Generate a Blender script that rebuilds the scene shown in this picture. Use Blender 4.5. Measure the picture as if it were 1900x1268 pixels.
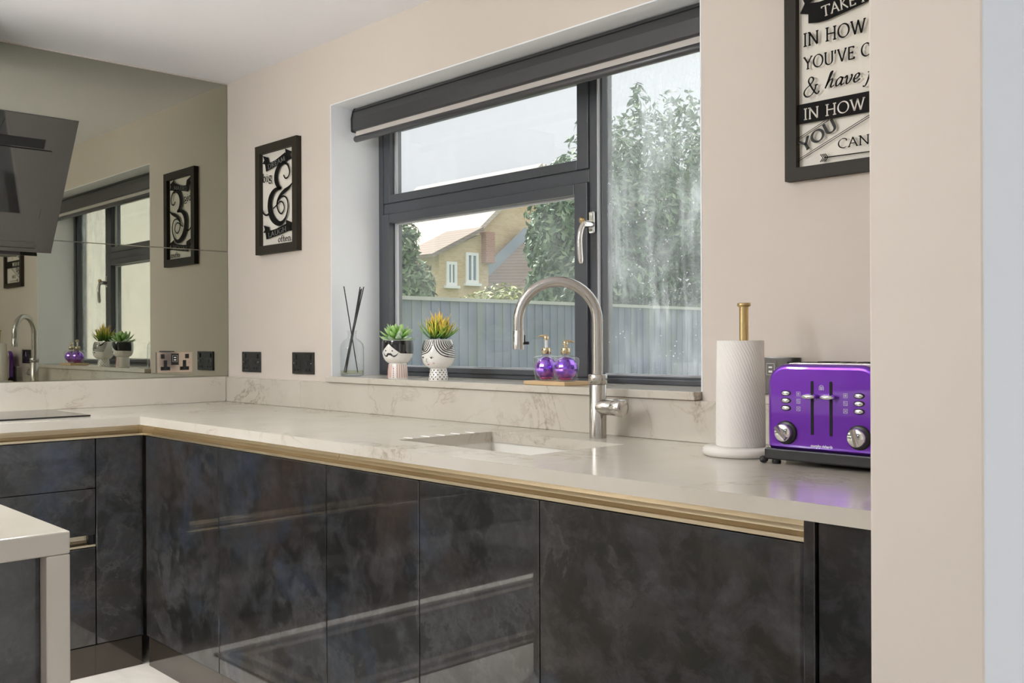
import bpy, bmesh, math, random
from mathutils import Vector, Matrix
random.seed(7)
scene = bpy.context.scene
for o in list(bpy.data.objects):
    bpy.data.objects.remove(o)
COL = scene.collection
PI = math.pi

# ------------------------------------------------------------------ camera
cam_d = bpy.data.cameras.new('camera')
cam = bpy.data.objects.new('camera', cam_d)
COL.objects.link(cam)
F = Vector((-0.72687797, 0.68676602, -0.00091805))
R = Vector((0.68676331, 0.72686963, -0.0040862))
U = Vector((0.00213896, 0.00360065, 0.99999123))
CAM = Vector((4.1321434, -2.11970449, 1.17686971))
cam.matrix_world = Matrix(((R.x, U.x, -F.x, CAM.x), (R.y, U.y, -F.y, CAM.y), (R.z, U.z, -F.z, CAM.z), (0, 0, 0, 1)))
cam_d.sensor_width = 36.0
cam_d.lens = 1812.36 / 1900 * 36.0
cam_d.shift_y = (635.36 - 634.0) / 1900
cam_d.clip_start = 0.05
cam_d.clip_end = 400
scene.camera = cam

# ------------------------------------------------------------------ world, sun, fill lamps, exposure
wd = bpy.data.worlds.new('overcast_sky')
scene.world = wd
wd.use_nodes = True
bg = wd.node_tree.nodes['Background']
bg.inputs[0].default_value = (0.93, 0.955, 1.0, 1)
bg.inputs[1].default_value = 0.465
# overcast sky: the zenith brighter than the horizon
_nt = wd.node_tree
_tc = _nt.nodes.new('ShaderNodeTexCoord'); _sp = _nt.nodes.new('ShaderNodeSeparateXYZ')
_nt.links.new(_tc.outputs['Generated'], _sp.inputs[0])
_cl = _nt.nodes.new('ShaderNodeMath'); _cl.operation = 'MAXIMUM'; _cl.inputs[1].default_value = 0.0
_nt.links.new(_sp.outputs[2], _cl.inputs[0])
_ml = _nt.nodes.new('ShaderNodeMath'); _ml.operation = 'MULTIPLY_ADD'; _ml.inputs[1].default_value = 1.9; _ml.inputs[2].default_value = 1.0
_nt.links.new(_cl.outputs[0], _ml.inputs[0])
_vm = _nt.nodes.new('ShaderNodeVectorMath'); _vm.operation = 'SCALE'; _vm.inputs[0].default_value = (0.95, 0.97, 1.0)
_nt.links.new(_ml.outputs[0], _vm.inputs['Scale'])
_nt.links.new(_vm.outputs[0], bg.inputs[0])
sun_d = bpy.data.lights.new('sun', 'SUN')
sun_d.energy = 5.0
sun_d.angle = math.radians(8)
sun_d.color = (1.0, 0.95, 0.86)
sun = bpy.data.objects.new('sun', sun_d)
COL.objects.link(sun)
sun.rotation_euler = Vector((0.56, -0.10, -0.82)).to_track_quat('-Z', 'Y').to_euler()

def area_light(name, loc, aim, sx, sy, power, color):
    d = bpy.data.lights.new(name, 'AREA')
    d.shape = 'RECTANGLE'
    d.size, d.size_y, d.energy, d.color = sx, sy, power, color
    o = bpy.data.objects.new(name, d)
    COL.objects.link(o)
    o.location = loc
    o.rotation_euler = Vector(aim).to_track_quat('-Z', 'Z').to_euler()
    return o
# area lamps added at unseen glazed openings, to brighten the room like daylight
area_light('garden_door_fill', (5.6, 2.40, 1.15), (0, -1, 0), 3.2, 2.0, 11, (0.86, 0.93, 1.0))
area_light('rear_door_fill', (5.4, -5.40, 1.15), (-0.1, 1, 0), 3.0, 2.0, 1.2, (0.92, 0.96, 1.0))
area_light('side_window_fill', (7.45, -2.0, 1.35), (-1, 0, 0), 4.0, 1.7, 17, (0.90, 0.95, 1.0))

scene.view_settings.view_transform = 'Standard'
scene.view_settings.look = 'None'
scene.view_settings.gamma = 1.0
scene.view_settings.use_curve_mapping = False
scene.view_settings.exposure = 0.58

# ------------------------------------------------------------------ material helpers
def mat(name):
    m = bpy.data.materials.new(name)
    m.use_nodes = True
    nt = m.node_tree
    return m, nt, nt.nodes['Principled BSDF']

def setp(b, **k):
    names = {'col': 'Base Color', 'rough': 'Roughness', 'metal': 'Metallic', 'coat': 'Coat Weight', 'coatr': 'Coat Roughness',
             'spec': 'Specular IOR Level', 'trans': 'Transmission Weight', 'ior': 'IOR', 'em': 'Emission Color', 'ems': 'Emission Strength',
             'sss': 'Subsurface Weight', 'aniso': 'Anisotropic', 'sheen': 'Sheen Weight'}
    for kk, v in k.items():
        if kk in ('col', 'em') and len(v) == 3:
            v = (*v, 1)
        b.inputs[names[kk]].default_value = v

def simple(name, col, rough=0.5, **k):
    m, nt, b = mat(name)
    setp(b, col=col, rough=rough, **k)
    return m

def node(nt, t, **k):
    n = nt.nodes.new(t)
    for a, v in k.items():
        if isinstance(a, str) and hasattr(n, a):
            setattr(n, a, v)
    return n

def coords(nt, scale=(1, 1, 1), rot=(0, 0, 0), loc=(0, 0, 0)):
    g = node(nt, 'ShaderNodeNewGeometry')
    mp = node(nt, 'ShaderNodeMapping')
    mp.inputs['Scale'].default_value = scale
    mp.inputs['Rotation'].default_value = rot
    mp.inputs['Location'].default_value = loc
    nt.links.new(g.outputs['Position'], mp.inputs['Vector'])
    return mp.outputs[0]

def noise(nt, vec, scale, detail=4, rough=0.55, dist=0.0):
    n = node(nt, 'ShaderNodeTexNoise')
    n.inputs['Scale'].default_value = scale
    n.inputs['Detail'].default_value = detail
    n.inputs['Roughness'].default_value = rough
    n.inputs['Distortion'].default_value = dist
    nt.links.new(vec, n.inputs['Vector'])
    return n.outputs['Fac']

def ramp(nt, fac, stops):
    r = node(nt, 'ShaderNodeValToRGB')
    while len(r.color_ramp.elements) > 1:
        r.color_ramp.elements.remove(r.color_ramp.elements[-1])
    first = True
    for pos, c in stops:
        if isinstance(c, (int, float)):
            c = (c, c, c)
        e = r.color_ramp.elements[0] if first else r.color_ramp.elements.new(pos)
        e.position = pos
        e.color = (*c, 1)
        first = False
    nt.links.new(fac, r.inputs[0])
    return r.outputs[0]

def mixc(nt, fac, a, b, mode='MIX'):
    n = node(nt, 'ShaderNodeMix')
    n.data_type = 'RGBA'
    n.blend_type = mode
    for sock, v in ((n.inputs['Factor'], fac), (n.inputs['A'], a), (n.inputs['B'], b)):
        pass
    ins = [i for i in n.inputs if i.type == 'RGBA']
    f = n.inputs[0]
    for sock, v in ((f, fac), (ins[0], a), (ins[1], b)):
        if hasattr(v, 'is_linked') or hasattr(v, 'links'):
            nt.links.new(v, sock)
        elif isinstance(v, (int, float)):
            sock.default_value = v if sock is f else (v, v, v, 1)
        else:
            sock.default_value = (*v, 1)
    return [o for o in n.outputs if o.type == 'RGBA'][0]

def math_(nt, op, a, b=None):
    n = node(nt, 'ShaderNodeMath')
    n.operation = op
    for i, v in enumerate((a, b)):
        if v is None:
            continue
        if isinstance(v, (int, float)):
            n.inputs[i].default_value = v
        else:
            nt.links.new(v, n.inputs[i])
    return n.outputs[0]

def bump(nt, b, h, strength=0.2, dist=0.01):
    n = node(nt, 'ShaderNodeBump')
    n.inputs['Strength'].default_value = strength
    n.inputs['Distance'].default_value = dist
    nt.links.new(h, n.inputs['Height'])
    nt.links.new(n.outputs[0], b.inputs['Normal'])

def paint(name, col, rough=0.75, var=0.03):
    m, nt, b = mat(name)
    v = coords(nt)
    n = noise(nt, v, 1.6, 3)
    c2 = tuple(x * (1 - var * 2) for x in col)
    nt.links.new(mixc(nt, n, col, c2), b.inputs['Base Color'])
    b.inputs['Roughness'].default_value = rough
    bump(nt, b, noise(nt, v, 260, 2), 0.05, 0.002)
    return m

M = {}
M['wall'] = paint('greige_wall_paint', (0.70, 0.624, 0.550))
M['white'] = paint('white_reveal_paint', (0.91, 0.93, 0.955))
M['ceiling'] = paint('ceiling_paint', (0.95, 0.945, 0.985))
M['render'] = paint('exterior_render', (0.80, 0.80, 0.78))

def quartz():
    m, nt, b = mat('veined_quartz')
    v = coords(nt)
    w = noise(nt, v, 3.0, 5, 0.6)
    vm = node(nt, 'ShaderNodeVectorMath'); vm.operation = 'ADD'
    cn = node(nt, 'ShaderNodeTexNoise'); cn.inputs['Scale'].default_value = 3.2; cn.inputs['Detail'].default_value = 4
    nt.links.new(v, cn.inputs['Vector'])
    sc = node(nt, 'ShaderNodeVectorMath'); sc.operation = 'SCALE'; sc.inputs['Scale'].default_value = 0.45
    nt.links.new(cn.outputs['Color'], sc.inputs[0])
    nt.links.new(v, vm.inputs[0]); nt.links.new(sc.outputs[0], vm.inputs[1])
    def vein(scale, dist, wd_, loc):
        n_ = noise(nt, coords(nt, loc=loc), scale, 7, 0.62, dist)
        a_ = math_(nt, 'ABSOLUTE', math_(nt, 'SUBTRACT', n_, 0.5))
        return ramp(nt, a_, [(0.0, 1.0), (wd_, 0.45), (wd_ * 2.6, 0.0)])
    fine = ramp(nt, noise(nt, v, 60, 4, 0.7), [(0.38, 0.1), (0.60, 1.0)])
    patch = ramp(nt, noise(nt, coords(nt, loc=(2, 1, 0)), 2.6, 3), [(0.53, 0.0), (0.66, 1.0)])
    k = math_(nt, 'MULTIPLY', math_(nt, 'MULTIPLY', vein(2.4, 0.9, 0.010, (5, 2, 1)), patch), fine)
    patch2 = ramp(nt, noise(nt, coords(nt, loc=(7, 4, 3)), 3.4, 2), [(0.53, 0.0), (0.66, 1.0)])
    k2 = math_(nt, 'MULTIPLY', math_(nt, 'MULTIPLY', vein(6.0, 0.7, 0.012, (1, 8, 2)), patch2), 0.55)
    base = mixc(nt, ramp(nt, w, [(0.35, 0.0), (0.7, 1.0)]), (0.605, 0.56, 0.488), (0.55, 0.50, 0.42))
    c = mixc(nt, math_(nt, 'MULTIPLY', k, 0.85), base, (0.27, 0.20, 0.13))
    c = mixc(nt, k2, c, (0.36, 0.29, 0.21))
    nt.links.new(c, b.inputs['Base Color'])
    setp(b, rough=0.16, spec=0.75)
    return m
M['quartz'] = quartz()

def slate():
    m, nt, b = mat('oxidised_slate_gloss')
    v = coords(nt)
    big = noise(nt, v, 1.7, 5, 0.6, 0.2)
    cl = noise(nt, v, 5.5, 9, 0.64, 0.35)
    fine = noise(nt, v, 34, 5, 0.7)
    c = mixc(nt, ramp(nt, cl, [(0.38, 0.0), (0.50, 0.30), (0.545, 0.62), (0.72, 1.0)]), (0.0040, 0.0040, 0.0037), (0.028, 0.0272, 0.0268))
    edge = ramp(nt, cl, [(0.525, 0.0), (0.545, 0.55), (0.60, 0.0)])
    c = mixc(nt, math_(nt, 'MULTIPLY', edge, ramp(nt, big, [(0.45, 0.0), (0.65, 1.0)])), c, (0.085, 0.082, 0.080))
    cl2 = ramp(nt, noise(nt, coords(nt, loc=(9, 3, 4)), 11, 8, 0.66, 0.5), [(0.47, 0.0), (0.56, 0.45), (0.72, 1.0)])
    c = mixc(nt, math_(nt, 'MULTIPLY', cl2, 0.75), c, (0.056, 0.055, 0.060))
    brown = ramp(nt, noise(nt, coords(nt, loc=(1.3, 0.2, 0.7)), 2.4, 6, 0.6, 0.3), [(0.50, 0.0), (0.68, 0.75)])
    c = mixc(nt, brown, c, (0.036, 0.021, 0.013))
    blue = ramp(nt, noise(nt, coords(nt, loc=(3.1, 1.7, 5.2)), 3.0, 6, 0.6, 0.3), [(0.55, 0.0), (0.67, 0.7)])
    c = mixc(nt, blue, c, (0.024, 0.036, 0.058))
    c = mixc(nt, 1.0, c, ramp(nt, fine, [(0.3, 0.7), (0.7, 1.25)]), 'MULTIPLY')
    nt.links.new(c, b.inputs['Base Color'])
    setp(b, rough=0.36, spec=0.3, coat=1.0, coatr=0.018)
    b.inputs['Coat IOR'].default_value = 1.72
    return m
M['slate'] = slate()

def brushed(name, col, rough, axis_scale):
    m, nt, b = mat(name)
    v = coords(nt, axis_scale)
    n = noise(nt, v, 1.0, 4, 0.7)
    nt.links.new(mixc(nt, n, col, tuple(x * 0.93 for x in col)), b.inputs['Base Color'])
    setp(b, metal=1.0)
    r = node(nt, 'ShaderNodeMapRange')
    r.inputs['To Min'].default_value = rough * 0.8
    r.inputs['To Max'].default_value = rough * 1.25
    nt.links.new(n, r.inputs['Value']); nt.links.new(r.outputs[0], b.inputs['Roughness'])
    return m
M['gold_rail'] = brushed('champagne_brushed_rail', (0.90, 0.77, 0.55), 0.38, (6, 6, 500))
M['brass'] = brushed('brushed_brass', (0.62, 0.46, 0.22), 0.28, (400, 400, 8))
M['steel'] = simple('brushed_steel', (0.54, 0.51, 0.47), 0.23, metal=1.0)
M['steel2'] = simple('satin_steel', (0.66, 0.63, 0.60), 0.22, metal=1.0)
M['chrome'] = simple('chrome', (0.82, 0.82, 0.82), 0.06, metal=1.0)
M['nickel'] = simple('rose_nickel', (0.62, 0.53, 0.46), 0.12, metal=1.0)
M['blacknickel'] = simple('black_nickel', (0.030, 0.028, 0.026), 0.10, metal=0.2, spec=0.6)
M['black'] = simple('black_plastic', (0.012, 0.012, 0.012), 0.35)
M['hole'] = simple('black_recess', (0.003, 0.003, 0.003), 0.8)
M['hoodglass'] = simple('black_hood_glass', (0.010, 0.010, 0.010), 0.035, coat=1.0, coatr=0.02, spec=0.9)
M['hobglass'] = simple('black_hob_glass', (0.012, 0.011, 0.010), 0.09, spec=0.6)
M['plinth'] = simple('bronze_plinth', (0.060, 0.048, 0.036), 0.12, metal=0.6, coat=0.6, coatr=0.03)
M['anthracite'] = simple('anthracite_frame', (0.070, 0.075, 0.086), 0.32, spec=0.5)
M['gasket'] = simple('pale_glazing_bead', (0.50, 0.51, 0.53), 0.4)
M['blind'] = simple('dark_blind_cassette', (0.050, 0.050, 0.052), 0.30, spec=0.6)
M['blindfab'] = simple('pale_blind_fabric', (0.58, 0.54, 0.50), 0.8)
M['ceramic'] = simple('white_ceramic', (0.84, 0.81, 0.76), 0.16, coat=0.5, coatr=0.05)
M['ink'] = simple('black_glaze', (0.012, 0.011, 0.011), 0.14, coat=0.5, coatr=0.05)
M['pink'] = simple('pink_glaze', (0.62, 0.33, 0.27), 0.3)
M['red'] = simple('red_glaze', (0.42, 0.06, 0.06), 0.3)
M['blush'] = simple('blush_glaze', (0.75, 0.48, 0.44), 0.3)
M['letter'] = simple('black_lettering', (0.010, 0.009, 0.008), 0.6, spec=0.1)
M['lettergrey'] = simple('grey_lettering', (0.26, 0.26, 0.245), 0.6, spec=0.1)
M['letterpale'] = simple('pale_lettering', (0.72, 0.68, 0.60), 0.5)
M['backing'] = simple('white_picture_backing', (0.82, 0.77, 0.68), 0.6)
M['pframe'] = simple('dark_bronze_picture_frame', (0.030, 0.024, 0.017), 0.5, spec=0.2)
M['sinkmat'] = simple('white_sink_composite', (0.80, 0.77, 0.70), 0.30)
M['whiteplastic'] = simple('white_plastic', (0.82, 0.82, 0.80), 0.3)
M['stonewhite'] = simple('white_polished_base', (0.82, 0.78, 0.72), 0.12)
M['soil'] = simple('dark_filler', (0.03, 0.05, 0.02), 0.9)
M['groove'] = simple('groove_highlight', (0.86, 0.85, 0.82), 0.12)  # highlights of the grooves, put into a colour paler than the worktop
M['lens'] = simple('lamp_lens', (1, 1, 1), 0.5, em=(1.0, 0.86, 0.68), ems=6.0)

def purple():
    m, nt, b = mat('metallic_purple')
    fl = noise(nt, coords(nt), 1400, 1, 0.5)
    nt.links.new(mixc(nt, fl, (0.115, 0.014, 0.33), (0.165, 0.026, 0.43)), b.inputs['Base Color'])
    setp(b, rough=0.30, metal=0.75, coat=1.0, coatr=0.03)
    return m
M['purple'] = purple()

def purple_bowl():
    m, nt, b = mat('purple_mosaic_bowl')
    g_ = node(nt, 'ShaderNodeNewGeometry')
    n = noise(nt, coords(nt), 70, 1, 0.4)
    nt.links.new(mixc(nt, ramp(nt, n, [(0.40, 0.0), (0.60, 1.0)]), (0.26, 0.07, 0.80), (0.55, 0.20, 0.95)), b.inputs['Base Color'])
    setp(b, rough=0.10, metal=0.85, coat=1.0, coatr=0.02)
    return m
M['soap'] = purple_bowl()
M['soapbase'] = simple('magenta_soap_base', (0.42, 0.015, 0.16), 0.1, coat=1.0)

def thin_glass(name, tint=(0.97, 0.98, 0.98), refl=0.10, dirt=0.0, streak=False):
    m = bpy.data.materials.new(name); m.use_nodes = True
    nt = m.node_tree
    nt.nodes.remove(nt.nodes['Principled BSDF'])
    out = nt.nodes['Material Output']
    tr = node(nt, 'ShaderNodeBsdfTransparent'); tr.inputs[0].default_value = (*tint, 1)
    gl = node(nt, 'ShaderNodeBsdfGlossy'); gl.inputs['Roughness'].default_value = 0.01
    lw = node(nt, 'ShaderNodeLayerWeight'); lw.inputs['Blend'].default_value = 0.5
    fres = math_(nt, 'ADD', math_(nt, 'MULTIPLY', math_(nt, 'POWER', lw.outputs['Facing'], 5.0), 0.9), 0.045)
    mx = node(nt, 'ShaderNodeMixShader')
    nt.links.new(math_(nt, 'MULTIPLY', fres, refl), mx.inputs[0])
    nt.links.new(tr.outputs[0], mx.inputs[1]); nt.links.new(gl.outputs[0], mx.inputs[2])
    last = mx.outputs[0]
    if dirt > 0:
        df = node(nt, 'ShaderNodeBsdfTranslucent'); df.inputs[0].default_value = (0.86, 0.92, 1.0, 1)
        d = ramp(nt, noise(nt, coords(nt), 5, 4), [(0.3, 0.15), (0.75, 0.6)])
        if streak:
            w1 = noise(nt, coords(nt, (9, 1, 1.6), rot=(0, 0.30, 0)), 1.0, 4, 0.6, 1.6)
            s1 = ramp(nt, w1, [(0.46, 0.0), (0.60, 0.8), (0.64, 0.1), (0.74, 1.0)])
            w2 = noise(nt, coords(nt, (26, 1, 3.0), rot=(0, -0.22, 0), loc=(4, 0, 2)), 1.0, 4, 0.6, 0.8)
            s2 = ramp(nt, w2, [(0.50, 0.0), (0.68, 1.0)])
            area = ramp(nt, noise(nt, coords(nt, loc=(1, 0, 4)), 2.6, 3), [(0.35, 0.25), (0.62, 1.0)])
            fine = ramp(nt, noise(nt, coords(nt, (150, 1, 5)), 1.0, 2), [(0.52, 0.0), (0.74, 0.6)])
            st = math_(nt, 'ADD', math_(nt, 'MULTIPLY', s1, 0.8), math_(nt, 'ADD', math_(nt, 'MULTIPLY', s2, 0.95), math_(nt, 'MULTIPLY', fine, 0.8)))
            d = math_(nt, 'ADD', math_(nt, 'MULTIPLY', d, 0.9), math_(nt, 'MULTIPLY', st, area))
        vo = node(nt, 'ShaderNodeTexVoronoi'); vo.inputs['Scale'].default_value = 60
        nt.links.new(coords(nt), vo.inputs['Vector'])
        dots = ramp(nt, vo.outputs['Distance'], [(0.0, 1.0), (0.10, 0.6), (0.17, 0.0)])
        sel = ramp(nt, noise(nt, coords(nt, loc=(7, 3, 1)), 14, 2), [(0.55, 0.0), (0.66, 1.0)])
        d = math_(nt, 'ADD', d, math_(nt, 'MULTIPLY', math_(nt, 'MULTIPLY', dots, sel), 3.4 if streak else 1.4))
        m2 = node(nt, 'ShaderNodeMixShader')
        nt.links.new(math_(nt, 'MULTIPLY', d, dirt), m2.inputs[0])
        nt.links.new(last, m2.inputs[1]); nt.links.new(df.outputs[0], m2.inputs[2])
        last = m2.outputs[0]
    nt.links.new(last, out.inputs['Surface'])
    return m
M['pane'] = thin_glass('window_glass_dusty', refl=0.85, dirt=0.145)
M['pane_streak'] = thin_glass('window_glass_streaked', refl=0.85, dirt=0.27, streak=True)
M['pane_clear'] = thin_glass('clear_door_glass', refl=0.8)
M['clear'] = thin_glass('clear_bottle_glass', (0.955, 0.965, 0.97), refl=1.5)
M['liquid'] = thin_glass('pale_diffuser_oil', (0.93, 0.93, 0.78), refl=1.2)

def mirror():
    m, nt, b = mat('grey_tinted_mirror')
    v = coords(nt)
    setp(b, metal=1.0, rough=0.012)
    z = node(nt, 'ShaderNodeSeparateXYZ'); nt.links.new(v, z.inputs[0])
    low = ramp(nt, z.outputs[2], [(0.0, 0.0), (1.0, 0.0)])
    sm = ramp(nt, noise(nt, v, 22, 6, 0.7), [(0.60, 0.0), (0.80, 0.5)])
    nt.links.new(mixc(nt, sm, (0.41, 0.41, 0.345), (0.47, 0.47, 0.41)), b.inputs['Base Color'])
    return m
M['mirror'] = mirror()

def floor_mat():
    m, nt, b = mat('pale_porcelain_floor')
    v = coords(nt, (1, 1, 1))
    br = node(nt, 'ShaderNodeTexBrick')
    br.inputs['Scale'].default_value = 1.0
    br.inputs['Mortar Size'].default_value = 0.003
    br.inputs['Brick Width'].default_value = 1.2
    br.inputs['Row Height'].default_value = 0.6
    br.inputs['Color1'].default_value = (0.70, 0.645, 0.57, 1)
    br.inputs['Color2'].default_value = (0.66, 0.605, 0.53, 1)
    br.inputs['Mortar'].default_value = (0.40, 0.36, 0.32, 1)
    nt.links.new(v, br.inputs['Vector'])
    n = ramp(nt, noise(nt, coords(nt, (1, 3, 1)), 4, 6, 0.65, 0.5), [(0.3, 0.82), (0.7, 1.0)])
    nt.links.new(mixc(nt, 1.0, br.outputs['Color'], n, 'MULTIPLY'), b.inputs['Base Color'])
    setp(b, rough=0.28)
    return m
M['floor'] = floor_mat()

def fabric(name, col, col2):
    m, nt, b = mat(name)
    v = coords(nt)
    nt.links.new(mixc(nt, noise(nt, v, 220, 3), col, col2), b.inputs['Base Color'])
    setp(b, rough=0.95)
    return m
M['rugdark'] = fabric('dark_rug_pile', (0.025, 0.026, 0.024), (0.05, 0.05, 0.045))
M['rugpale'] = fabric('taupe_rug_border', (0.115, 0.095, 0.078), (0.16, 0.14, 0.115))

def paper():
    m, nt, b = mat('embossed_paper_towel')
    tc = node(nt, 'ShaderNodeTexCoord')
    mp = node(nt, 'ShaderNodeMapping'); mp.inputs['Scale'].default_value = (1, 1, 0.55)
    nt.links.new(tc.outputs['Object'], mp.inputs['Vector'])
    w = node(nt, 'ShaderNodeTexWave'); w.wave_type = 'BANDS'; w.bands_direction = 'DIAGONAL'
    w.inputs['Scale'].default_value = 70; w.inputs['Distortion'].default_value = 7; w.inputs['Detail'].default_value = 1
    w.inputs['Detail Scale'].default_value = 0.35
    nt.links.new(mp.outputs[0], w.inputs['Vector'])
    setp(b, col=(0.83, 0.80, 0.75), rough=0.9)
    bump(nt, b, w.outputs['Fac'], 0.22, 0.002)
    return m
M['paper'] = paper()

def wood(name, c1, c2):
    m, nt, b = mat(name)
    n = noise(nt, coords(nt, (8, 60, 60)), 1.0, 5, 0.6, 0.4)
    nt.links.new(mixc(nt, n, c1, c2), b.inputs['Base Color'])
    setp(b, rough=0.5)
    return m
M['traywood'] = wood('pale_bamboo', (0.70, 0.50, 0.29), (0.58, 0.39, 0.20))
M['trunk'] = wood('bark', (0.10, 0.075, 0.05), (0.05, 0.04, 0.03))

def fence_mat():
    m, nt, b = mat('painted_fence_board')
    n = noise(nt, coords(nt, (10, 10, 1.2)), 1.0, 5, 0.6)
    c = mixc(nt, n, (0.125, 0.155, 0.21), (0.20, 0.235, 0.295))
    g = ramp(nt, noise(nt, coords(nt, (4, 4, 0.8), loc=(2, 5, 0)), 1.0, 4), [(0.54, 0.0), (0.70, 0.5)])
    c = mixc(nt, g, c, (0.22, 0.26, 0.15))
    nt.links.new(c, b.inputs['Base Color'])
    setp(b, rough=0.8)
    return m
M['fence'] = fence_mat()
M['fencecap'] = simple('weathered_fence_cap', (0.42, 0.43, 0.38), 0.8)

def brick_mat(name, c1, c2, mortar, sc=1.0):
    m, nt, b = mat(name)
    tc = node(nt, 'ShaderNodeNewGeometry')
    sp = node(nt, 'ShaderNodeSeparateXYZ'); nt.links.new(tc.outputs['Position'], sp.inputs[0])
    cb = node(nt, 'ShaderNodeCombineXYZ')
    nt.links.new(math_(nt, 'ADD', sp.outputs[0], sp.outputs[1]), cb.inputs[0]); nt.links.new(sp.outputs[2], cb.inputs[1])
    br = node(nt, 'ShaderNodeTexBrick')
    br.inputs['Scale'].default_value = sc
    br.inputs['Brick Width'].default_value = 0.225; br.inputs['Row Height'].default_value = 0.075; br.inputs['Mortar Size'].default_value = 0.008
    br.inputs['Color1'].default_value = (*c1, 1); br.inputs['Color2'].default_value = (*c2, 1); br.inputs['Mortar'].default_value = (*mortar, 1)
    nt.links.new(cb.outputs[0], br.inputs['Vector'])
    nt.links.new(br.outputs['Color'], b.inputs['Base Color'])
    setp(b, rough=0.9)
    return m
M['ybrick'] = brick_mat('buff_brick', (0.62, 0.47, 0.27), (0.54, 0.39, 0.21), (0.58, 0.50, 0.38))
M['rbrick'] = brick_mat('red_brick', (0.42, 0.21, 0.15), (0.36, 0.17, 0.12), (0.45, 0.36, 0.30))
def tile_mat(name, c1, c2):
    m, nt, b = mat(name)
    w = node(nt, 'ShaderNodeTexWave'); w.bands_direction = 'Z'; w.inputs['Scale'].default_value = 2.2; w.inputs['Distortion'].default_value = 1.0
    nt.links.new(coords(nt), w.inputs['Vector'])
    nt.links.new(mixc(nt, math_(nt, 'MULTIPLY', math_(nt, 'ADD', w.outputs['Fac'], noise(nt, coords(nt), 3, 5)), 0.5), c1, c2), b.inputs['Base Color'])
    setp(b, rough=0.85)
    return m
M['rooftile'] = tile_mat('brown_roof_tile', (0.20, 0.15, 0.12), (0.32, 0.26, 0.21))
M['roofpale'] = tile_mat('sunlit_roof_tile', (0.46, 0.41, 0.35), (0.60, 0.54, 0.46))  # main roof tile, its sunlit paleness put into the colour
M['verge'] = simple('grey_bargeboard', (0.30, 0.35, 0.40), 0.6)
M['winglass'] = simple('house_window_glass', (0.20, 0.26, 0.33), 0.08)
def leafy(name, c1, c2, c3):
    m, nt, b = mat(name)
    oi = node(nt, 'ShaderNodeNewGeometry')
    n = noise(nt, coords(nt), 9, 3)
    c = mixc(nt, ramp(nt, n, [(0.35, 0.0), (0.65, 1.0)]), c1, c2)
    c = mixc(nt, ramp(nt, oi.outputs['Random Per Island'], [(0.6, 0.0), (1.0, 1.0)]), c, c3)
    nt.links.new(c, b.inputs['Base Color'])
    setp(b, rough=0.5)
    return m
M['leaf_dark'] = leafy('dark_laurel_leaves', (0.075, 0.145, 0.085), (0.14, 0.23, 0.12), (0.30, 0.40, 0.22))
M['leaf_mid'] = leafy('mid_green_leaves', (0.09, 0.16, 0.06), (0.15, 0.23, 0.09), (0.28, 0.36, 0.18))
M['leaf_yellow'] = leafy('yellow_green_leaves', (0.30, 0.33, 0.08), (0.22, 0.28, 0.08), (0.55, 0.50, 0.12))
M['grass'] = leafy('lawn', (0.10, 0.16, 0.05), (0.14, 0.20, 0.07), (0.12, 0.18, 0.06))

def leaf_gradient(name, stops, lo, hi):
    m, nt, b = mat(name)
    tc = node(nt, 'ShaderNodeTexCoord')
    sp = node(nt, 'ShaderNodeSeparateXYZ'); nt.links.new(tc.outputs['Object'], sp.inputs[0])
    mr = node(nt, 'ShaderNodeMapRange'); mr.inputs['From Min'].default_value = lo; mr.inputs['From Max'].default_value = hi
    nt.links.new(sp.outputs[2], mr.inputs['Value'])
    nt.links.new(ramp(nt, mr.outputs[0], stops), b.inputs['Base Color'])
    setp(b, rough=0.3, spec=0.5)
    return m
M['succulent'] = leaf_gradient('succulent_leaf', [(0.0, (0.05, 0.16, 0.04)), (0.6, (0.27, 0.54, 0.09)), (1.0, (0.52, 0.74, 0.30))], 0, 0.062)  # colours brightened from middle to tip to imitate light through the leaf
M['succulent_pale'] = leaf_gradient('pale_succulent_leaf', [(0.0, (0.08, 0.20, 0.06)), (0.5, (0.30, 0.50, 0.22)), (1.0, (0.62, 0.74, 0.56))], 0, 0.062)
M['spike'] = leaf_gradient('spiky_leaf', [(0.0, (0.05, 0.15, 0.03)), (0.45, (0.40, 0.52, 0.06)), (0.75, (0.82, 0.66, 0.08)), (1.0, (0.92, 0.48, 0.22))], 0, 0.085)
M['spike_green'] = leaf_gradient('green_spiky_leaf', [(0.0, (0.03, 0.11, 0.03)), (0.6, (0.14, 0.34, 0.06)), (1.0, (0.50, 0.56, 0.10))], 0, 0.085)

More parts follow.
